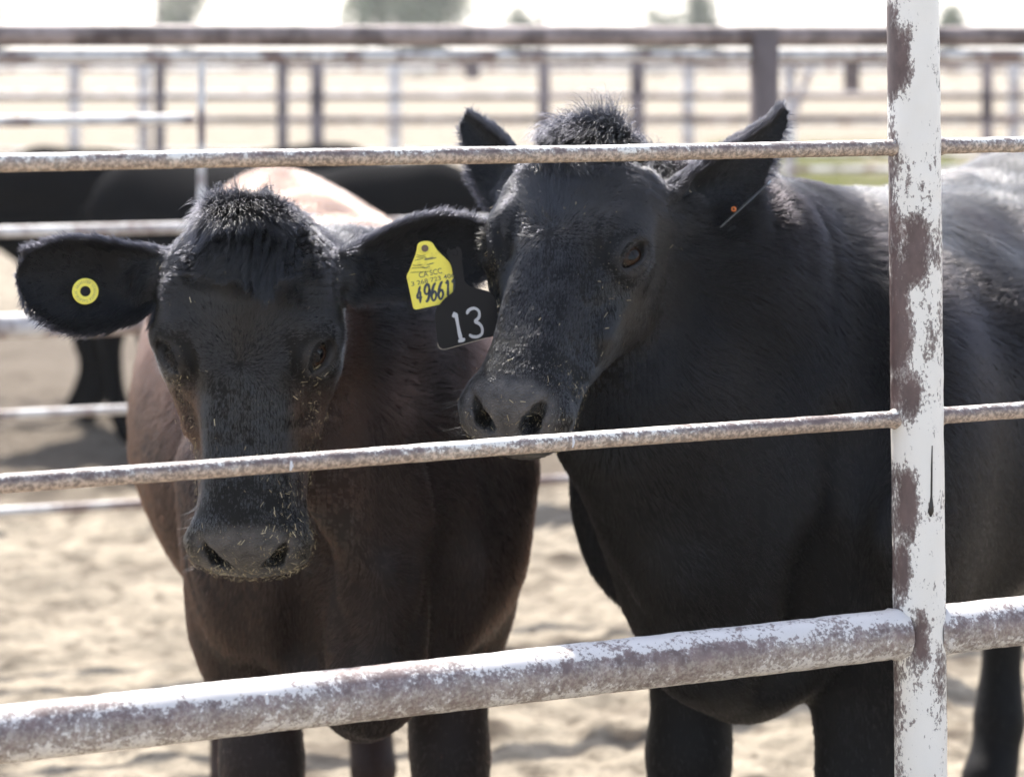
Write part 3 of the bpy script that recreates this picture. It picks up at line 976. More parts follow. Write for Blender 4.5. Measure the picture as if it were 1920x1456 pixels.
idx = np.arange(len(P)).reshape(GX.shape)
Q = np.stack([idx[:-1, :-1], idx[1:, :-1], idx[1:, 1:], idx[:-1, 1:]], -1).reshape(-1, 4)
me = np_mesh('ground', P, Q)
shade_mask = np.clip(.12 + sstep(P[:, 1], 7.5, 8.6) * sstep(14 - P[:, 1], 0, 2.5) * sstep(-P[:, 0], -.6, .3) * 1.0, 0, 1)  # faint mottling everywhere; the left-hand band is shade painted into the ground colour
a = me.attributes.new('clod', 'FLOAT', 'POINT'); a.data.foreach_set('value', np.clip(clod, 0, 1).astype(np.float32))
a = me.attributes.new('shade_mottle', 'FLOAT', 'POINT'); a.data.foreach_set('value', shade_mask.astype(np.float32))
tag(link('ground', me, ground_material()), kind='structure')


# ------------------------------------------------------------------ painted pipe
def paint_material(name, white, bare, dirt, bias, fine=150.0, coarse=9.0, stretch=(1, 1, 1), rust=0.0):
    """white paint worn through to primer; 'side' runs -1 (underside / left) to 1 (top / right)"""
    m, nt, p = new_mat(name)
    t = nt.nodes.new('ShaderNodeTexCoord'); mp = nt.nodes.new('ShaderNodeMapping'); mp.inputs['Scale'].default_value = stretch
    nt.links.new(t.outputs['Object'], mp.inputs[0]); v = mp.outputs[0]
    side = attr(nt, 'side')
    nf = noise(nt, fine, 6, .68, v); nc = noise(nt, coarse, 5, .6, v); nm = noise(nt, coarse * 4.5, 5, .65, v)
    s = math_node(nt, 'ADD', math_node(nt, 'MULTIPLY', nf, .70), math_node(nt, 'ADD', math_node(nt, 'MULTIPLY', nc, .45), math_node(nt, 'MULTIPLY', nm, .55)))
    s = math_node(nt, 'ADD', s, math_node(nt, 'MULTIPLY', attr(nt, 'wear'), -1.0))
    chip = ramp(nt, s, [(bias - .012, 0), (bias + .012, 1)])
    film = ramp(nt, s, [(bias - .14, 0), (bias, .35)])                     # paint rubbed thin round each chip
    cover = math_node(nt, 'MAXIMUM', chip, film)
    wv = mix(nt, noise(nt, coarse * 2, 3, .5, v), white, tuple(x * .86 for x in white))
    bv = mix(nt, ramp(nt, noise(nt, coarse * 5, 4, .6, v), [(.35, 0), (.65, 1)]), bare, tuple(x * .62 for x in bare))
    c = mix(nt, cover, bv, wv)
    d = math_node(nt, 'MULTIPLY', ramp(nt, math_node(nt, 'ADD', side, math_node(nt, 'MULTIPLY', math_node(nt, 'SUBTRACT', noise(nt, 55, 4, .6, v), .5), 1.6)), [(.02, 1), (.42, 0)]), dirt[3])
    dc = mix(nt, ramp(nt, noise(nt, 210, 3, .6, v), [(.42, 0), (.6, 1)]), tuple(x * .8 for x in dirt[:3]), tuple(min(x * 2.1, .8) for x in dirt[:3]))
    c = mix(nt, d, c, dc)
    nt.links.new(c, p.inputs['Base Color'])
    nt.links.new(mix(nt, cover, (.52,) * 3, (.42,) * 3), p.inputs['Roughness'])
    h = math_node(nt, 'ADD', math_node(nt, 'MULTIPLY', chip, .6), math_node(nt, 'MULTIPLY', nf, .5))
    bump(nt, p, h, .5, .0008)
    return m


def pipe(name, p, q, r, mat, parent, n=40, step=.012, sag=0.0, wear=None, welds=(), horizontal=True, up=None, seed=0):
    p = np.array(p, float); q = np.array(q, float); L = np.linalg.norm(q - p); t = (q - p) / L
    k = max(int(L / step), 2)
    tt = np.linspace(0, 1, k + 1)
    upv = np.array([0, 0, 1.0]) if horizontal else np.array(up, float)
    upv = upv - t * upv.dot(t); upv /= np.linalg.norm(upv)
    y = np.cross(t, upv)
    an = np.linspace(0, 2 * math.pi, n, endpoint=False)
    c, s = np.cos(an), np.sin(an)
    base = p + tt[:, None] * (q - p)
    base = base + upv * (.0016 * np.array([vnoise(np.array([x * L, seed, .5]), 1.7) for x in tt]))[:, None] * (1 if horizontal else 0)
    rr = np.full((k + 1, n), r)
    V = base[:, None, :] + rr[..., None] * (c[None, :, None] * upv + s[None, :, None] * y)
    V += .0006 * fbm(V + seed, 40, 3)[..., None] * (c[None, :, None] * upv + s[None, :, None] * y) * min(1, r / .02)
    for w in welds:                                                       # lumpy bead where it meets another pipe
        g = np.exp(-((tt - w) * L / .0045) ** 2)[:, None] * (.0022 + .0022 * vnoise(V + 3, 120))
        V += g[..., None] * (c[None, :, None] * upv + s[None, :, None] * y)
    idx = np.arange((k + 1) * n).reshape(k + 1, n)
    Qd = np.stack([idx[:-1], np.roll(idx[:-1], -1, 1), np.roll(idx[1:], -1, 1), idx[1:]], -1).reshape(-1, 4)
    me = np_mesh(name, V.reshape(-1, 3), Qd)
    a = me.attributes.new('side', 'FLOAT', 'POINT'); a.data.foreach_set('value', np.tile(c, k + 1).astype(np.float32))
    w = np.zeros((k + 1, n)) if wear is None else wear(V, c, s)
    a = me.attributes.new('wear', 'FLOAT', 'POINT'); a.data.foreach_set('value', np.broadcast_to(w, (k + 1, n)).astype(np.float32).ravel())
    return link(name, me, mat, parent)


WHITE = (.82, .775, .70)
PRIMER = (.185, .130, .118)
RAIL_PAINT = paint_material('rail_paint', WHITE, PRIMER, (.28, .215, .165, .80), .925, 240, 12)
PIPE_PAINT = paint_material('pipe_paint', (.70, .655, .62), (.20, .140, .130), (.44, .35, .28, .25), .865, 190, 10)
POST_PAINT = paint_material('post_paint', (.83, .785, .715), (.132, .085, .078), (.4, .3, .2, 0.0), .75, 230, 10, (1, 1, .6))

Z0 = 2.90
FD = np.array([.919, .394, 0.0])
def fence_at(t, z): return np.array([0, Z0, 0]) + FD * t + np.array([0, 0, z])
near = empty('pipe_fence', tuple(fence_at(.57, 0)))
tag(near, 'peeling white pipe fence in front of the two cows with thick bottom rail', 'fence')
TP = .1966 * Z0
def post_wear(V, c, s):
    z = V[..., 2]; f = np.clip(-s[None, :] * .9, -.2, 1)
    big = sstep(fbm(V * (1, 1, .7) + 3.7, 7.5, 3), .05, .6)
    py = CY + (CAMH - z) * FPX / 3.125
    w = -.012 + .07 * big + .06 * np.clip(f - .3, 0, 1) + .16 * sstep(f, .72, .95) * sstep(fbm(V * (1, 1, .5) + 9, 9, 2), -.25, .2)
    for y0, y1, f0, fw in ((40, 175, .80, .40), (0, 50, .95, .25), (392, 530, .35, .62), (500, 690, .90, .42), (690, 790, .55, .30), (640, 740, -.5, .12), (870, 1010, .65, .36), (1010, 1110, .80, .22), (1125, 1235, .30, .30), (380, 760, -.92, .14), (1320, 1400, -.75, .12)):
        w = w + .34 * sstep((py - y0) / 40, -.5, 1) * sstep((y1 - py) / 40, -.5, 1) * np.exp(-((f - f0) / fw) ** 2 * 1.4)
    return w
def rail_wear(V, c, s): return .02 + .06 * fbm(V + 4, 3.0, 2) - .10 * sstep(c, .50, .80)[None, :]
def pipe_wear(V, c, s):
    return -.005 + .12 * fbm(V + 14, 2.2, 2) + .10 * np.exp(-((c - .1) / .5) ** 2)[None, :] - .04 * sstep(-c, .3, .9)[None, :] - .12 * sstep(c, .50, .72)[None, :] * (.5 + 1.3 * fbm(V + 2, 6, 2))
pb, pt_ = fence_at(TP, -.4), fence_at(TP, 2.0)
lean = FD * .0052
post = pipe('post', pb - lean * -3.2, pt_ - lean * 2.5, .0338, POST_PAINT, near, 64, .006, wear=post_wear, horizontal=False, up=(-FD[1] * 0 + .25, -1, 0), seed=5)
for (h, r, mat, wf, sd) in ((1.3195, .0103, RAIL_PAINT, rail_wear, 1), (.969, .0107, RAIL_PAINT, rail_wear, 2), (.693, .0315, PIPE_PAINT, pipe_wear, 3)):
    for (t0, t1) in ((-2.2, TP - .024), (TP + .020, 3.2)):
        L = t1 - t0
        pipe('rail', fence_at(t0, h), fence_at(t1, h), r, mat, near, 32 if r < .02 else 56, .004 if r < .02 else .006, wear=wf, welds=((1 - .011 / L) if t0 < 0 else .014 / L,), seed=sd + t0)
for t in (-2.22, 3.22):
    pipe('post', fence_at(t, -.4), fence_at(t, 1.9), .0338, POST_PAINT, near, 32, .02, wear=post_wear, horizontal=False, up=(.25, -1, 0), seed=t)
# a black tar drip on the post, pale splashes on the rails
TAR, nt, p = new_mat('tar'); p.inputs['Base Color'].default_value = (.018, .014, .012, 1); p.inputs['Roughness'].default_value = .35
SPLASH, nt, p = new_mat('splash'); p.inputs['Base Color'].default_value = (.62, .61, .62, 1); p.inputs['Roughness'].default_value = .7
mb = MB(); yd = 3.125 - .0318
mb.tube([at(1748, 835, yd), at(1747, 880, yd), at(1746.5, 930, yd), at(1746, 948, yd), at(1745, 958, yd), at(1745, 968, yd)], [.0006, .0012, .0014, .0030, .0042, .0012], 12)
mb.build('tar_drip', TAR, near)
for (px, py, w, hh, r) in ((547, 870, 4, 9, .0107), (1074, 826, 3, 10, .0107), (505, 1300, 4, 13, .0315)):
    x = (px - CX) / FPX; t = x * Z0 / (FD[0] - x * FD[1]); y = Z0 + FD[1] * t
    pts = [at(px, py - hh, y), at(px + 1, py, y), at(px - 1, py + hh, y)]
    pts = [q - np.array([0, r * .99, 0]) for q in pts]
    s_ = y / FPX
    mb = MB(); mb.tube(pts, [w * s_ * .5, w * s_, w * s_ * .45], 10); mb.build('splash', SPLASH, near)


# ------------------------------------------------------------------ fences farther back
m, nt, p = new_mat('old_pale_paint')
nt.links.new(mix(nt, ramp(nt, noise(nt, 9, 5, .65), [(.40, 0), (.56, 1)]), (.20, .14, .125), (.66, .63, .60)), p.inputs['Base Color']); p.inputs['Roughness'].default_value = .5
PALE = m
m, nt, p = new_mat('rusty_steel')
nt.links.new(mix(nt, ramp(nt, noise(nt, 7, 5, .65), [(.40, 0), (.62, 1)]), (.085, .058, .052), (.34, .27, .245)), p.inputs['Base Color']); p.inputs['Roughness'].default_value = .6
RUSTY = m
m, nt, p = new_mat('grey_timber')
nt.links.new(mix(nt, noise(nt, 14, 5, .6), (.10, .075, .07), (.20, .16, .15)), p.inputs['Base Color']); p.inputs['Roughness'].default_value = .9
TIMBER = m


def line_fence(label, o, d, rails, posts, group=None):
    d = np.array(d, float); d /= np.linalg.norm(d); o = np.array(o, float)
    root = empty('pipe_fence', tuple(o)); tag(root, label, 'fence')
    for (t0, t1, h, r, mat) in rails:
        mb = MB(); mb.tube([o + d * t0 + (0, 0, h), o + d * (t0 * .5 + t1 * .5) + (0, 0, h - .004), o + d * t1 + (0, 0, h)], r, 16); mb.build('rail', mat, root)
    for (t, z0, z1, r, mat) in posts:
        mb = MB(); mb.tube([o + d * t + (0, -r * .3, z0), o + d * t + (0, -r * .3, z1 - .004), o + d * t + (0, -r * .3, z1)], [r, r, r * .9], 16); mb.build('post', mat, root)
    return root


def t_px(o, d, px):
    d = np.array(d, float); d /= np.linalg.norm(d); x = (px - CX) / FPX
    return (x * o[1] - o[0]) / (d[0] - x * d[1])


OB, DB = (-1.27, 6.0, 0), (.95, .31, 0)
tb = lambda px: t_px(OB, DB, px)
line_fence('pen fence right behind the cows with a stout brown top pipe and thick post', OB, DB,
           [(-3, 7, 1.478, .028, RUSTY), (-3, 7, 1.425, .016, PALE), (-3, tb(360), 1.262, .014, PALE), (-3, 7, .990, .014, PALE), (-3, 7, .755, .032, PALE), (-3, 7, .535, .012, PALE), (-3, 7, .295, .012, PALE)],
           [(tb(1432), -.3, 1.50, .040, TIMBER), (tb(378), -.3, 1.42, .010, PALE), (tb(-250), -.3, 1.5, .04, TIMBER), (tb(2400), -.3, 1.5, .04, TIMBER)])
OC, DC = (-3, 10.5, 0), (1, .06, 0)
tc_ = lambda px: t_px(OC, DC, px)
line_fence('blurred dark alley fence on slim posts behind the black cattle', OC, DC,
           [(-4, 12, 1.385, .020, RUSTY), (-4, 12, 1.225, .014, RUSTY), (-4, 12, 1.130, .014, RUSTY), (-4, 12, .90, .014, PALE), (-4, 12, .62, .014, PALE)],
           [(tc_(px), -.3, 1.40, r, RUSTY) for px, r in ((-60, .03), (300, .024), (530, .026), (595, .030), (1020, .028), (1195, .032), (1850, .026), (2150, .03))])
OD, DD = (-8, 19, 0), (1, -.03, 0)
td = lambda px: t_px(OD, DD, px)
line_fence('farthest pale pen fence beyond the dark alley fence', OD, DD,
           [(-6, 24, 1.27, .025, PALE), (-6, 24, 1.07, .02, PALE), (-6, 24, .86, .02, PALE), (-6, 24, .62, .02, PALE)],
           [(td(px), -.3, 1.33, .045, PALE) for px in (-200, 140, 270, 740, 1290, 1480, 1900, 2100)])
brace = MB(); brace.tube([at(1528, 108, 11.3), at(1484, 225, 11.2)], .018, 12)
tag(brace.build('brace_pipe', PALE), 'slanting pale brace pipe leaning right of the thick timber post', 'pipe')
for i, (px, y0, y1, lab) in enumerate(((886, 108, 148, 'small dark plate hanging from the rail above the gap between the cows'), (1597, 108, 172, 'larger dark plate hanging from the rail left of the white post'))):
    mb = MB(); w = .034 if i else .030; yy = 10.45
    a_ = at(px, y0, yy); b_ = at(px, y1, yy)
    V = [(a_[0] - w, yy, b_[2]), (a_[0] + w, yy, b_[2]), (a_[0] + w, yy, a_[2]), (a_[0] - w, yy, a_[2])]
    mb.box((a_[0] - w, yy - .006, b_[2]), (a_[0] + w, yy + .006, a_[2])); mb.tube([(a_[0], yy, a_[2]), (a_[0], yy + .02, a_[2] + .03)], .006, 8)
    tag(mb.build('hanging_plate', RUSTY, smooth=False), lab, 'plate')


# ------------------------------------------------------------------ black cattle behind, blurred
c3 = Cow(head_pose(0, -30, 0), (0, -.62, 1.12), 1.0, (0, 0), (0, 1),
         {-1: dict(root=(.098, -.095, .104), tip=(-.27, -.52, 1.02), n=(.10, -1, .15), w=1.0), 1: dict(root=(.098, -.095, .104), tip=(.27, -.52, 1.02), n=(-.10, -1, .15), w=1.0)}, fine=.016, coarse=.022)
def build3(F):
    c = c3; H = c.hw
    legs = [hooved_leg(s * .15, a, f, h) for s in (-1, 1) for a, f, h in ((0, True, .80), (-1.16, False, .84))]
    c.torso(F, scaled_prof(.985, .95), legs)
    F.chain([H((0, -.10, .055)), c.bw(.22, 0, 1.05), c.bw(-.1, 0, .97)], [.088, .135, .185], k=.08)
    F.chain([H((0, -.16, .16)), c.bw(.26, 0, .80), c.bw(.10, 0, .66)], [.075, .11, .16], k=.08)
    c.head(F)
V3, Q3 = c3.sculpt(build3, *bounds(c3), *head_box(c3))
me3 = np_mesh('cow', V3, Q3)
m, nt, p = new_mat('far_black_coat'); p.inputs['Base Color'].default_value = (.004, .004, .005, 1); p.inputs['Roughness'].default_value = .9; p.inputs['Specular IOR Level'].default_value = .04
herd = link('cow', me3, m)
tub = MB(); tub.tube([(0, 1.36, 1.02), (0, 1.44, .95), (0, 1.45, .6), (0, 1.44, .42), (0, 1.43, .30)], [.03, .03, .022, .035, .01], 12)
tail = tub.build('tail', m, herd)
for i, (x, y, rz, k, lab) in enumerate(((-2.55, 8.1, 84, .98, 'black cow in the pen behind, cut off by the left edge of the photo'),
                                       (-.45, 8.6, 66, .87, 'black cow in the pen behind, seen between the two front heads'),
                                       (-1.65, 9.5, -70, .88, 'black cow farthest back, half hidden behind another black cow'))):
    o = herd if i == 0 else herd.copy()
    if i:
        COL.objects.link(o); t2 = tail.copy(); COL.objects.link(t2); t2.parent = o; t2.matrix_parent_inverse = tail.matrix_parent_inverse
    o.location = (x, y, 0); o.rotation_euler = (0, 0, R(rz)); o.scale = (k, k, k)
    tag(o, lab, 'cow', 'black cattle in the pen behind')


# ------------------------------------------------------------------ trees, poles and grass far off
def leaf_mat(name, a, b):
    m, nt, p = new_mat(name)
    g = nt.nodes.new('ShaderNodeNewGeometry')
    nt.links.new(mix(nt, g.outputs['Random Per Island'], a, b), p.inputs['Base Color']); p.inputs['Roughness'].default_value = .6
    return m
LEAF = leaf_mat('leaves', (.06, .085, .03), (.12, .15, .06)); GRASSM = leaf_mat('grass_blade', (.30, .32, .09), (.46, .44, .18))
BARK, nt, p = new_mat('bark'); p.inputs['Base Color'].default_value = (.12, .09, .07, 1)


def leaves(n, cen, rad, size, seed):
    rg = np.random.default_rng(seed)
    k = 16; cl = rg.normal(0, 1, (k, 3)); cl = cl / np.linalg.norm(cl, axis=1)[:, None] * rg.uniform(.3, .95, (k, 1))
    c = cl[rg.integers(0, k, n)] + rg.normal(0, .23, (n, 3))
    c = c * np.array(rad) + np.array(cen)
    u = unit(rg.normal(0, 1, (n, 3))); v = unit(np.cross(u, rg.normal(0, 1, (n, 3))))
    s = size * rg.uniform(.6, 1.3, (n, 1))
    V = np.stack([c - u * s, c + v * s * .5, c + u * s, c - v * s * .5], 1).reshape(-1, 3)
    return V, np.arange(4 * n).reshape(n, 4)


def tree(label, px, dist, h, rad, n, seed, low=.25):
    x = (px - CX) / FPX * dist
    root = empty('tree', (x, dist, 0)); tag(root, label, 'tree', 'trees on the horizon')
    mb = MB(); mb.tube([(x, dist, -.3), (x + .05 * h, dist, h * .3), (x + .02 * h, dist + .1, h * .75)], [h * .035, h * .026, h * .008], 10)
    for q in range(5):
        an = q * 1.26; mb.tube([(x + .03 * h, dist, h * (.3 + .06 * q)), (x + rad[0] * .6 * math.cos(an), dist + rad[1] * .6 * math.sin(an), h * (.5 + .08 * q))], [h * .014, h * .004], 8)
    mb.build('trunk', BARK, root)
    V, Q = leaves(n, (x, dist, h * (low + 1) / 2), (rad[0], rad[1], h * (1 - low) / 2), h * .045, seed)
    link('crown', np_mesh('crown', V, Q, False), LEAF, root)


tree('big spreading green tree on the horizon above the rail between the two cows', 775, 120, 6.5, (3.1, 3), 2600, 1, .12)
tree('thin pale tree on the horizon above the left cow', 345, 130, 5.5, (1.8, 1.8), 700, 2, .2)
tree('small rounded tree left of the slim dark pole', 975, 125, 3.55, (1.1, 1.1), 900, 3, .1)
tree('low wide bush like tree right of the slim dark pole', 1237, 120, 3.35, (1.45, 1.4), 1300, 4, .05)
tree('tall narrow tree just right of the low wide one', 1318, 135, 6.0, (.9, .9), 700, 5, .2)
tree('rounded tree right of the white post', 1786, 118, 3.5, (.85, .9), 900, 6, .1)
tree('tree cut off by the left corner of the photo', -20, 115, 6.0, (1.0, 1.2), 900, 7, .1)
for px, dist, lab in ((1018, 90, 'slim dark utility pole above the topknot of the right cow'), (294, 95, 'slim dark utility pole above the left cow')):
    x = (px - CX) / FPX * dist
    root = empty('utility_pole', (x, dist, 0)); tag(root, lab, 'pole')
    mb = MB(); mb.tube([(x, dist, -.5), (x, dist, 8.2)], [.13, .09], 12); mb.build('pole', TIMBER, root)
    mb = MB(); mb.box((x - 1.1, dist - .06, 7.5), (x + 1.1, dist + .06, 7.65)); mb.build('crossarm', TIMBER, root, False)
rg = np.random.default_rng(5)
n = 7000
bx = rg.uniform(2.6, 5.4, n); by = rg.uniform(22.5, 33, n); k = fbm(np.stack([bx, by, bx * 0], 1), .9, 2) > -.12
bx, by = bx[k], by[k]; n = len(bx); hh = rg.uniform(.06, .22, n); an = rg.uniform(0, 6.28, n); w = .008
V = np.stack([np.c_[bx - w * np.cos(an), by - w * np.sin(an), np.full(n, -.03)], np.c_[bx + w * np.cos(an), by + w * np.sin(an), np.full(n, -.03)],
              np.c_[bx + .05 * np.sin(an * 3) + w * .2, by, hh], np.c_[bx + .05 * np.sin(an * 3) - w * .2, by, hh]], 1).reshape(-1, 3)
tag(link('grass', np_mesh('grass', V, np.arange(4 * n).reshape(n, 4), False), GRASSM), kind='stuff')
HAIR = 1.0
BLACK = (.0020, .0020, .0028)


def brown1(P, r):
    body = (1 - r['head']) * (1 - r['ear'])
    k = body * (1 - r['near']) * (1 - sstep(r['z'], .97, 1.08) * sstep(r['a'], -.10, .06)) * (.45 + .55 * sstep(-r['a'], -.1, .5))
    cheek = r['head'] * np.maximum(sstep(-r['v'], .09, .14) * sstep(r['s'], .10, .15) * .8, sstep(np.abs(r['u']) - .052, 0, .020) * sstep(r['s'], .215, .27) * sstep(.42 - r['s'], 0, .05) * .42)
    return np.clip(k * .9 + cheek, 0, 1)


def brown2(P, r):
    body = (1 - r['head']) * (1 - r['ear'])
    return np.clip(body * (1 - r['near']) * (.10 + .25 * sstep(-r['a'], .5, 1.2)) + r['head'] * sstep(-r['v'], .10, .15) * .12, 0, 1)


g1 = Groom(c1, (-.002, .215), BLACK, (.047, .022, .0145), brown1, (.104, .030, 42, .95))
g2 = Groom(c2, (.0, .205), BLACK, (.014, .009, .0075), brown2, (.108, .036, 32, 1.35))
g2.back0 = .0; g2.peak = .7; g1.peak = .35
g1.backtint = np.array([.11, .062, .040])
cow1, V1, Q1, N1 = make_cow(c1, build1, g1, 'cow', 'brownish black cow facing the camera straight on with its muzzle low over the rail', HAIR, 11)
cow2, V2, Q2, N2 = make_cow(c2, build2, g2, 'cow', 'glossy jet black cow beside the white post with its nose at the middle rail', HAIR, 12)


def dirty1(h):
    u, v, s = h.T; au = np.abs(u)
    f = (v > -.15) & (s > -.02) & (s < .5) & (au < .14)
    tear = np.exp(-((au - (.088 - .10 * (s - .22))) / .014) ** 2) * ((s > .215) & (s < .40)) * (v > -.10)
    muz = ((s > .42) * (v > -.115)) * (.3 + .9 * sstep(u, .0, .05)) + ((s > .475)) * 2.0
    br = (np.exp(-((u - .045) / .02) ** 2)) * ((s > .33) & (s < .44)) * (v > -.05)
    return f * (tear * .8 + muz + br * .7 + .03)


def dirty2(h):
    u, v, s = h.T; au = np.abs(u)
    f = (v > -.15) & (s > -.02) & (s < .5) & (au < .14)
    tear = np.exp(-((au - (.092 - .10 * (s - .22))) / .012) ** 2) * ((s > .215) & (s < .29)) * (v > -.08)
    side = np.exp(-((u - .066) / .014) ** 2 - ((s - .40) / .022) ** 2)
    muz = ((s > .45) * (v > -.115)) * .5
    return f * (tear * (1 + 1.0 * (u < 0)) + side * 1.6 + muz + .035)


chaff(c1, V1, N1, dirty1, 2600, cow1, 21, (.0005, .010))
chaff(c2, V2, N2, dirty2, 800, cow2, 22, (.0006, .009))
# ------------------------------------------------------------------ ear tags
def plain(name, col, rough=.45, **kw):
    m, nt, p = new_mat(name); p.inputs['Base Color'].default_value = (*col, 1); p.inputs['Roughness'].default_value = rough
    for k, v in kw.items(): p.inputs[k].default_value = v
    return m
m, nt, p = new_mat('yellow_plastic')
nt.links.new(mix(nt, ramp(nt, noise(nt, 90, 5, .6), [(.55, 0), (.72, .55)]), (.80, .70, .09), (.42, .33, .07)), p.inputs['Base Color']); p.inputs['Roughness'].default_value = .42
p.inputs['Subsurface Weight'].default_value = .15; p.inputs['Subsurface Radius'].default_value = (.004, .003, .001)
YELLOW = m
BLACKP = plain('black_plastic', (.006, .006, .0075), .5, **{'Specular IOR Level': .2})
INK = plain('ink', (.035, .045, .06), .6); INK2 = plain('thin_ink', (.12, .12, .075), .6)
CHALK = plain('paint_marker', (.50, .50, .51), .6)


def ear_point(cow, side, px, py, off):
    """point off the inner face of an ear that projects to a photo pixel"""
    root, a, b, n, L = cow.ear_frame(side)
    best = None
    for t in np.linspace(.1, .98, 90):
        bb = np.linspace(-.06, .06, 61); lag = cow.ears[side].get('lag', 0) * t * (1 - t) * 4
        mid = cow.ear_mid(side, np.full(61, t), bb)
        P = root + a * t * L + np.outer(bb + lag, b) + np.outer(mid + off, n)
        e = (CX + FPX * P[:, 0] / P[:, 1] - px) ** 2 + (CY + FPX * (CAMH - P[:, 2]) / P[:, 1] - py) ** 2
        i = e.argmin()
        if best is None or e[i] < best[0]: best = (e[i], P[i])
    return best[1]


class Plate:
    """a flat tag standing in space; measured in sixths of a photo pixel from the crop it was read in"""
    def __init__(s, y, tilt=0.0): s.y, s.tilt = y, tilt
    def w(s, cx, cy, out=0.0):
        px, py = 740 + cx / 6.065, 430 + cy / 6.065
        yy = s.y + s.tilt * (cy - 500) / 6.065 / FPX * s.y
        return at(px, py, yy) - np.array([0, out, 0])
    def solid(s, name, outline, th, mat, parent, holes=()):
        bm = bmesh.new()
        f = [bm.verts.new(s.w(x, y, th / 2)) for x, y in outline]
        face = bm.faces.new(f); bm.normal_update()
        if face.normal.y > 0: face.normal_flip()
        ex = bmesh.ops.extrude_face_region(bm, geom=[face])
        bmesh.ops.translate(bm, vec=(0, th, 0), verts=[v for v in ex['geom'] if isinstance(v, bmesh.types.BMVert)])
        bmesh.ops.recalc_face_normals(bm, faces=bm.faces)
        ed = [e for e in bm.edges if len(e.link_faces) == 2 and e.calc_face_angle() > .9]
        bmesh.ops.bevel(bm, geom=ed, offset=th * .3, segments=2, affect='EDGES')
        me = bpy.data.meshes.new(name); bm.to_mesh(me); bm.free()
        return link(name, me, mat, parent)
    def strokes(s, name, lines, width, mat, parent, out):
        """flat pen strokes with round ends"""
        V, F = [], []
        z = s.y / FPX / 6.065
        for li, ln in enumerate(lines):
            ln = np.array(ln, float)
            k = max(len(ln) * 8, 16); tt = np.linspace(0, 1, k)
            c = curve_interp(np.linspace(0, 1, len(ln)), ln, tt) if len(ln) > 2 else ln[0] + tt[:, None] * (ln[1] - ln[0])
            d = np.gradient(c, axis=0); d /= np.linalg.norm(d, axis=1)[:, None] + 1e-9; nn = np.c_[-d[:, 1], d[:, 0]]
            ww = width * (.9 + .12 * np.sin(tt * 9 + li)) / 2
            ww = ww * np.sqrt(np.clip(np.minimum(tt, 1 - tt) * k / 3.0, .12, 1))
            for j in range(k):
                b = len(V)
                V.append(s.w(*(c[j] + nn[j] * ww[j]), out + li * 2e-5)); V.append(s.w(*(c[j] - nn[j] * ww[j]), out + li * 2e-5))
                if j: F.append((b - 2, b - 1, b + 1, b))
        return link(name, np_mesh(name, np.array(V), np.array(F), False), mat, parent)
    def text(s, name, body, cx, cy, w, h, ang, mat, parent, out, bold=0.0, shear=0.0, space=1.0):
        """type set to fill w x h with its lower left at (cx, cy)"""
        cu = bpy.data.curves.new('type', 'FONT'); cu.body = body; cu.size = 1; cu.offset = bold; cu.shear = shear; cu.space_character = space; cu.resolution_u = 5
        o = bpy.data.objects.new('type', cu); COL.objects.link(o)
        bpy.context.view_layer.update()
        me = bpy.data.meshes.new_from_object(o.evaluated_get(bpy.context.evaluated_depsgraph_get()))
        bpy.data.objects.remove(o); bpy.data.curves.remove(cu)
        P = np.array([v.co[:2] for v in me.vertices]); lo, hi = P.min(0), P.max(0)
        P = (P - lo) / (hi - lo) * (w, h)
        ca, sa = math.cos(R(ang)), math.sin(R(ang))
        for v, q in zip(me.vertices, P):
            v.co = s.w(cx + q[0] * ca + q[1] * sa, cy + q[0] * sa - q[1] * ca, out)
        me.name = name
        return link(name, me, mat, parent)


def rounded(pts, r, n=6):
    out = []; pts = np.array(pts, float); m_ = len(pts)
    for i in range(m_):
        p, a, b = pts[i], pts[i - 1], pts[(i + 1) % m_]
        ri = r[i] if hasattr(r, '__len__') else r
        da, db = (a - p) / np.linalg.norm(a - p), (b - p) / np.linalg.norm(b - p)
        ri = min(ri, .48 * np.linalg.norm(a - p), .48 * np.linalg.norm(b - p))
        s, e = p + da * ri, p + db * ri
        for t in np.linspace(0, 1, n): out.append(tuple((1 - t) ** 2 * s + 2 * t * (1 - t) * p + t * t * e))
    return out


def ring(name, c, ro, ri, th, mat, parent, nrm, n=48):
    """flat washer (ri = 0: a domed button) facing nrm"""
    nrm = unit(np.array(nrm, float)); x = unit(np.cross(nrm, (0, 0, 1.0))); y = np.cross(nrm, x)
    prof = [(ri, 0), (ri, th * .8), (ri + th * .3, th), (ro - th * .4, th), (ro, th * .6), (ro, 0)] if ri > 0 else [(ro, 0), (ro, th * .6), (ro * .8, th * .9), (ro * .35, th), (0.0002, th * .9)]
    V, F = [], []
    for i in range(n):
        a = 2 * math.pi * i / n
        for (r, h) in prof: V.append(np.array(c) + (x * math.cos(a) + y * math.sin(a)) * r + nrm * h)
    k = len(prof)
    for i in range(n):
        for j in range(k - 1): F.append((i * k + j, i * k + j + 1, (i + 1) % n * k + j + 1, (i + 1) % n * k + j))
    me = bpy.data.meshes.new(name); me.from_pydata([tuple(v) for v in V], [], F); me.update()
    bm = bmesh.new(); bm.from_mesh(me); bmesh.ops.recalc_face_normals(bm, faces=bm.faces); bm.to_mesh(me); bm.free()
    return link(name, me, mat, parent)


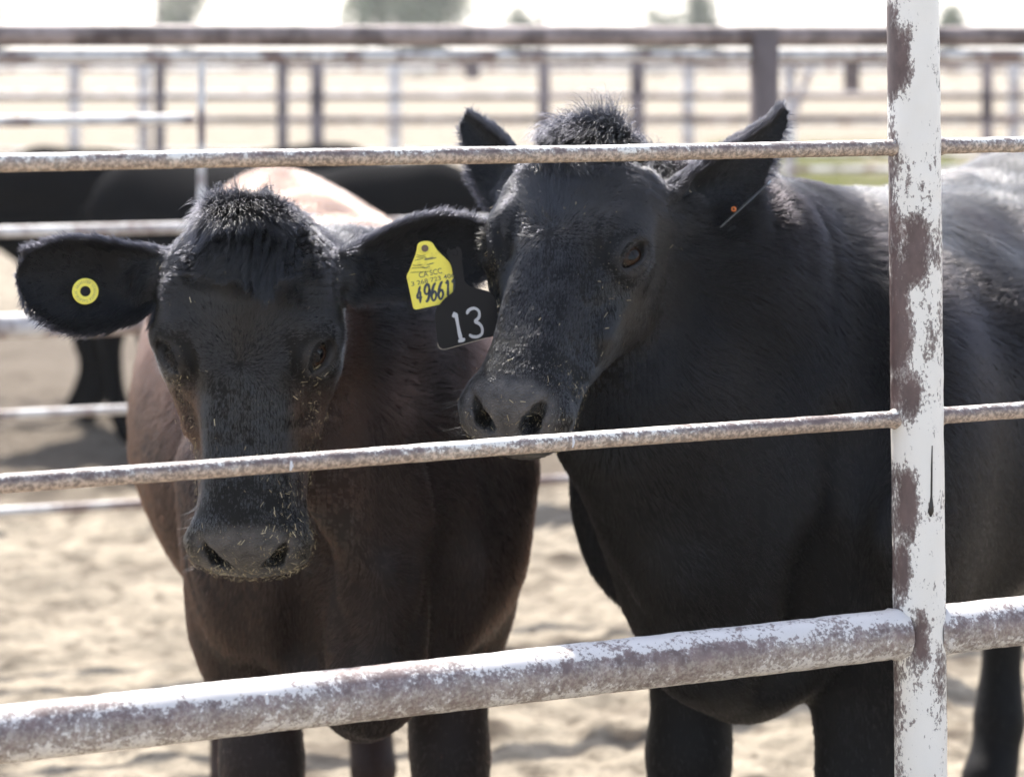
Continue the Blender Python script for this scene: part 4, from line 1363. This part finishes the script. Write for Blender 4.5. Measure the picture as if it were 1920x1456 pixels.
yt = ear_point(c1, 1, 798, 466, .006); YT = yt[1] - .046
t1 = empty('ear_tag', tuple(yt)); tag(t1, 'yellow ear tag reading CA SCC and 496611 in the ear between the two cows', 'ear tag')
P1 = Plate(YT, .04)
P1.solid('plate', rounded([(262, 150), (345, 128), (425, 140), (480, 235), (640, 385), (715, 810), (215, 918), (132, 525), (165, 470), (245, 262)], [40, 40, 40, 60, 60, 45, 45, 30, 40, 60]), .0016, YELLOW, t1)
pn = P1.w(345, 215, .0014)
ring('eyelet', pn, .0068, .0050, .0012, YELLOW, t1, (0, -1, 0)); ring('stud', pn, .0048, 0, .0010, plain('stud_brown', (.13, .085, .05)), t1, (0, -1, 0))
P1.text('lettering', 'CA SCC', 282, 552, 268, 62, -12, INK2, t1, .0012, .010)
P1.text('lettering', '3 268 723 406', 196, 645, 500, 50, -12, INK2, t1, .0012, .006)
DIG = {'4': [[(.62, 0), (.05, .68), (.98, .66)], [(.66, .30), (.64, 1.0)]],
       '9': [[(.88, .30), (.74, .05), (.40, .02), (.12, .18), (.12, .42), (.40, .56), (.74, .50), (.90, .28), (.88, .62), (.66, .90), (.30, 1.0)]],
       '6': [[(.78, .0), (.42, .18), (.16, .52), (.14, .80), (.40, 1.0), (.74, .94), (.90, .74), (.74, .54), (.44, .50), (.18, .64)]],
       '1': [[(.20, .20), (.58, .0), (.58, 1.0)]]}
ca, sa = math.cos(R(-12)), math.sin(R(-12))
for i, ch in enumerate('496611'):
    x0 = 234 + [0, 88, 168, 248, 326, 398][i] * ca; y0 = 652 + [0, 88, 168, 248, 326, 398][i] * sa
    ls = []
    for ln in DIG[ch]:
        pts_ = []
        for k_ in range(len(ln)):
            qx, qy = ln[k_]; X = qx * 68 + (1 - qy) * 16; Y = qy * 200
            pts_.append((x0 + X * ca - Y * sa * .35, y0 + X * sa + Y * ca))
        if ch in '41' and len(pts_) > 2:
            for q in range(len(pts_) - 1): ls.append(pts_[q:q + 2])
        else: ls.append(pts_)
    P1.strokes('numeral', ls, 30, INK, t1, .0012)
P1.strokes('smudge', [[(330, 345), (400, 338), (478, 318)], [(340, 330), (390, 328), (440, 318)], [(365, 400), (405, 392), (450, 380)], [(300, 432), (350, 436), (400, 418)]], 11, INK2, t1, .0012)
P1.strokes('smudge', [[(170, 490), (300, 482), (395, 478)], [(190, 440), (270, 436), (340, 428)], [(205, 405), (260, 410), (320, 396)], [(225, 350), (280, 340), (330, 326)], [(250, 290), (310, 300), (350, 288)], [(240, 310), (300, 318), (360, 312)]], 7, TAR, t1, .0013)

t2 = empty('ear_tag', tuple(ear_point(c1, 1, 851, 474, .006))); tag(t2, 'black ear tag reading 13 hanging in front of the yellow one', 'ear tag')
P2 = Plate(YT - .010, .03)
P2.solid('plate', rounded([(588, 265), (606, 205), (652, 248), (690, 248), (700, 186), (748, 214), (768, 275), (760, 345), (800, 600), (860, 652), (1075, 704), (1135, 760), (1190, 1150), (1150, 1205), (570, 1362), (505, 1340), (488, 1280), (456, 990), (470, 905), (560, 790), (692, 690), (690, 540), (625, 345)],
                          [20, 14, 10, 10, 10, 14, 40, 40, 60, 40, 60, 30, 40, 40, 30, 30, 40, 60, 60, 60, 60, 60, 40]), .0018, BLACKP, t2)
ring('stud', P2.w(676, 268, .0010), .0052, .0022, .0012, BLACKP, t2, (0, -1, 0))
P2.strokes('numeral', [[(690, 945), (705, 1010), (730, 1140), (757, 1262)], [(690, 945), (676, 965), (672, 1000)], [(722, 1268), (760, 1262), (800, 1240)]], 42, CHALK, t2, .0013)
P2.strokes('numeral', [[(820, 962), (845, 915), (905, 895), (955, 925), (962, 985), (935, 1025), (905, 1045)], [(905, 1045), (960, 1070), (995, 1120), (990, 1185), (940, 1218), (880, 1214), (848, 1190)]], 36, CHALK, t2, .0013)
P2.strokes('rim_wear', [[(486, 1285), (507, 1340), (570, 1360), (760, 1310), (960, 1255), (1080, 1223)]], 7, plain('worn_edge', (.42, .36, .28)), t2, .0013)

bt = ear_point(c1, -1, 160, 545, .0150); ra, aa, ba, na, La = c1.ear_frame(-1)
t3 = empty('ear_tag', tuple(bt)); tag(t3, 'round yellow button tag with a black centre in the ear at the left edge', 'ear tag')
ring('washer', bt, .0178, .0070, .0022, YELLOW, t3, na); ring('stud', bt, .0068, 0, .0030, BLACKP, t3, na)
xx = unit(np.cross(na, (0, 0, 1.0))); yy_ = np.cross(na, xx); V, F = [], []
rg = np.random.default_rng(4)
for i in range(30):
    if i % 10 == 9: continue
    a = 2 * math.pi * i / 30
    for r0, r1, da, wd in ((.0112, .0146, 0, .0006), (.0116, .0122, .05, .0012)) if rg.random() < .6 else ((.0114, .0118, 0, .0016), (.0142, .0146, .02, .0014), (.0114, .0146, .06, .0004)):
        u_ = xx * math.cos(a + da) + yy_ * math.sin(a + da); v_ = np.cross(na, u_); k = len(V)
        for r, w in ((r0, -wd), (r0, wd), (r1, wd), (r1, -wd)): V.append(bt + na * .00235 + u_ * r + v_ * w * .5)
        F.append((k, k + 1, k + 2, k + 3))
link('marking', np_mesh('marking', np.array(V), np.array(F), False), INK2, t3)

# the right-hand cow's tag, seen almost edge on
GREYP = plain('clear_grey_plastic', (.07, .075, .07), .3, **{'Transmission Weight': .25})
e0, e1 = at(1434, 350, 3.395), at(1343, 432, 3.355)
t4 = empty('ear_tag', tuple(e0)); tag(t4, 'grey plastic ear tag seen edge on below an ear of the jet black cow', 'ear tag')
bm = bmesh.new(); dn = unit(e1 - e0); dep = unit(np.array([.30, 1, .16])); 
o_ = [(0, -.012), (.02, -.016), (.04, -.030), (.098, -.033), (.100, .033), (.04, .030), (.02, .016), (0, .012)]
th = np.cross(dn, dep)
f = bm.faces.new([bm.verts.new(e0 + dn * s * .95 + dep * (w + .033)) for s, w in o_])
ex = bmesh.ops.extrude_face_region(bm, geom=[f]); bmesh.ops.translate(bm, vec=tuple(th * .0024), verts=[v for v in ex['geom'] if isinstance(v, bmesh.types.BMVert)])
bmesh.ops.recalc_face_normals(bm, faces=bm.faces)
me = bpy.data.meshes.new('plate'); bm.to_mesh(me); bm.free(); link('plate', me, GREYP, t4)
ring('stud', at(1376, 392, 3.365), .0036, .0016, .003, plain('orange_plastic', (.60, .16, .03), .4), t4, (-.3, -1, .1))

# ------------------------------------------------------------------ dusty air
mb = MB(); mb.box((-415, -55, -1.2), (415, 890, 12.0))
hm = bpy.data.materials.new('dusty_air'); hm.use_nodes = True
nt = hm.node_tree; nt.nodes.clear()
o_ = nt.nodes.new('ShaderNodeOutputMaterial'); v_ = nt.nodes.new('ShaderNodeVolumePrincipled')
v_.inputs['Color'].default_value = (.93, .93, .92, 1); v_.inputs['Density'].default_value = .0008; v_.inputs['Anisotropy'].default_value = .3
nt.links.new(v_.outputs[0], o_.inputs['Volume'])
tag(mb.build('haze', hm, smooth=False), kind='stuff')
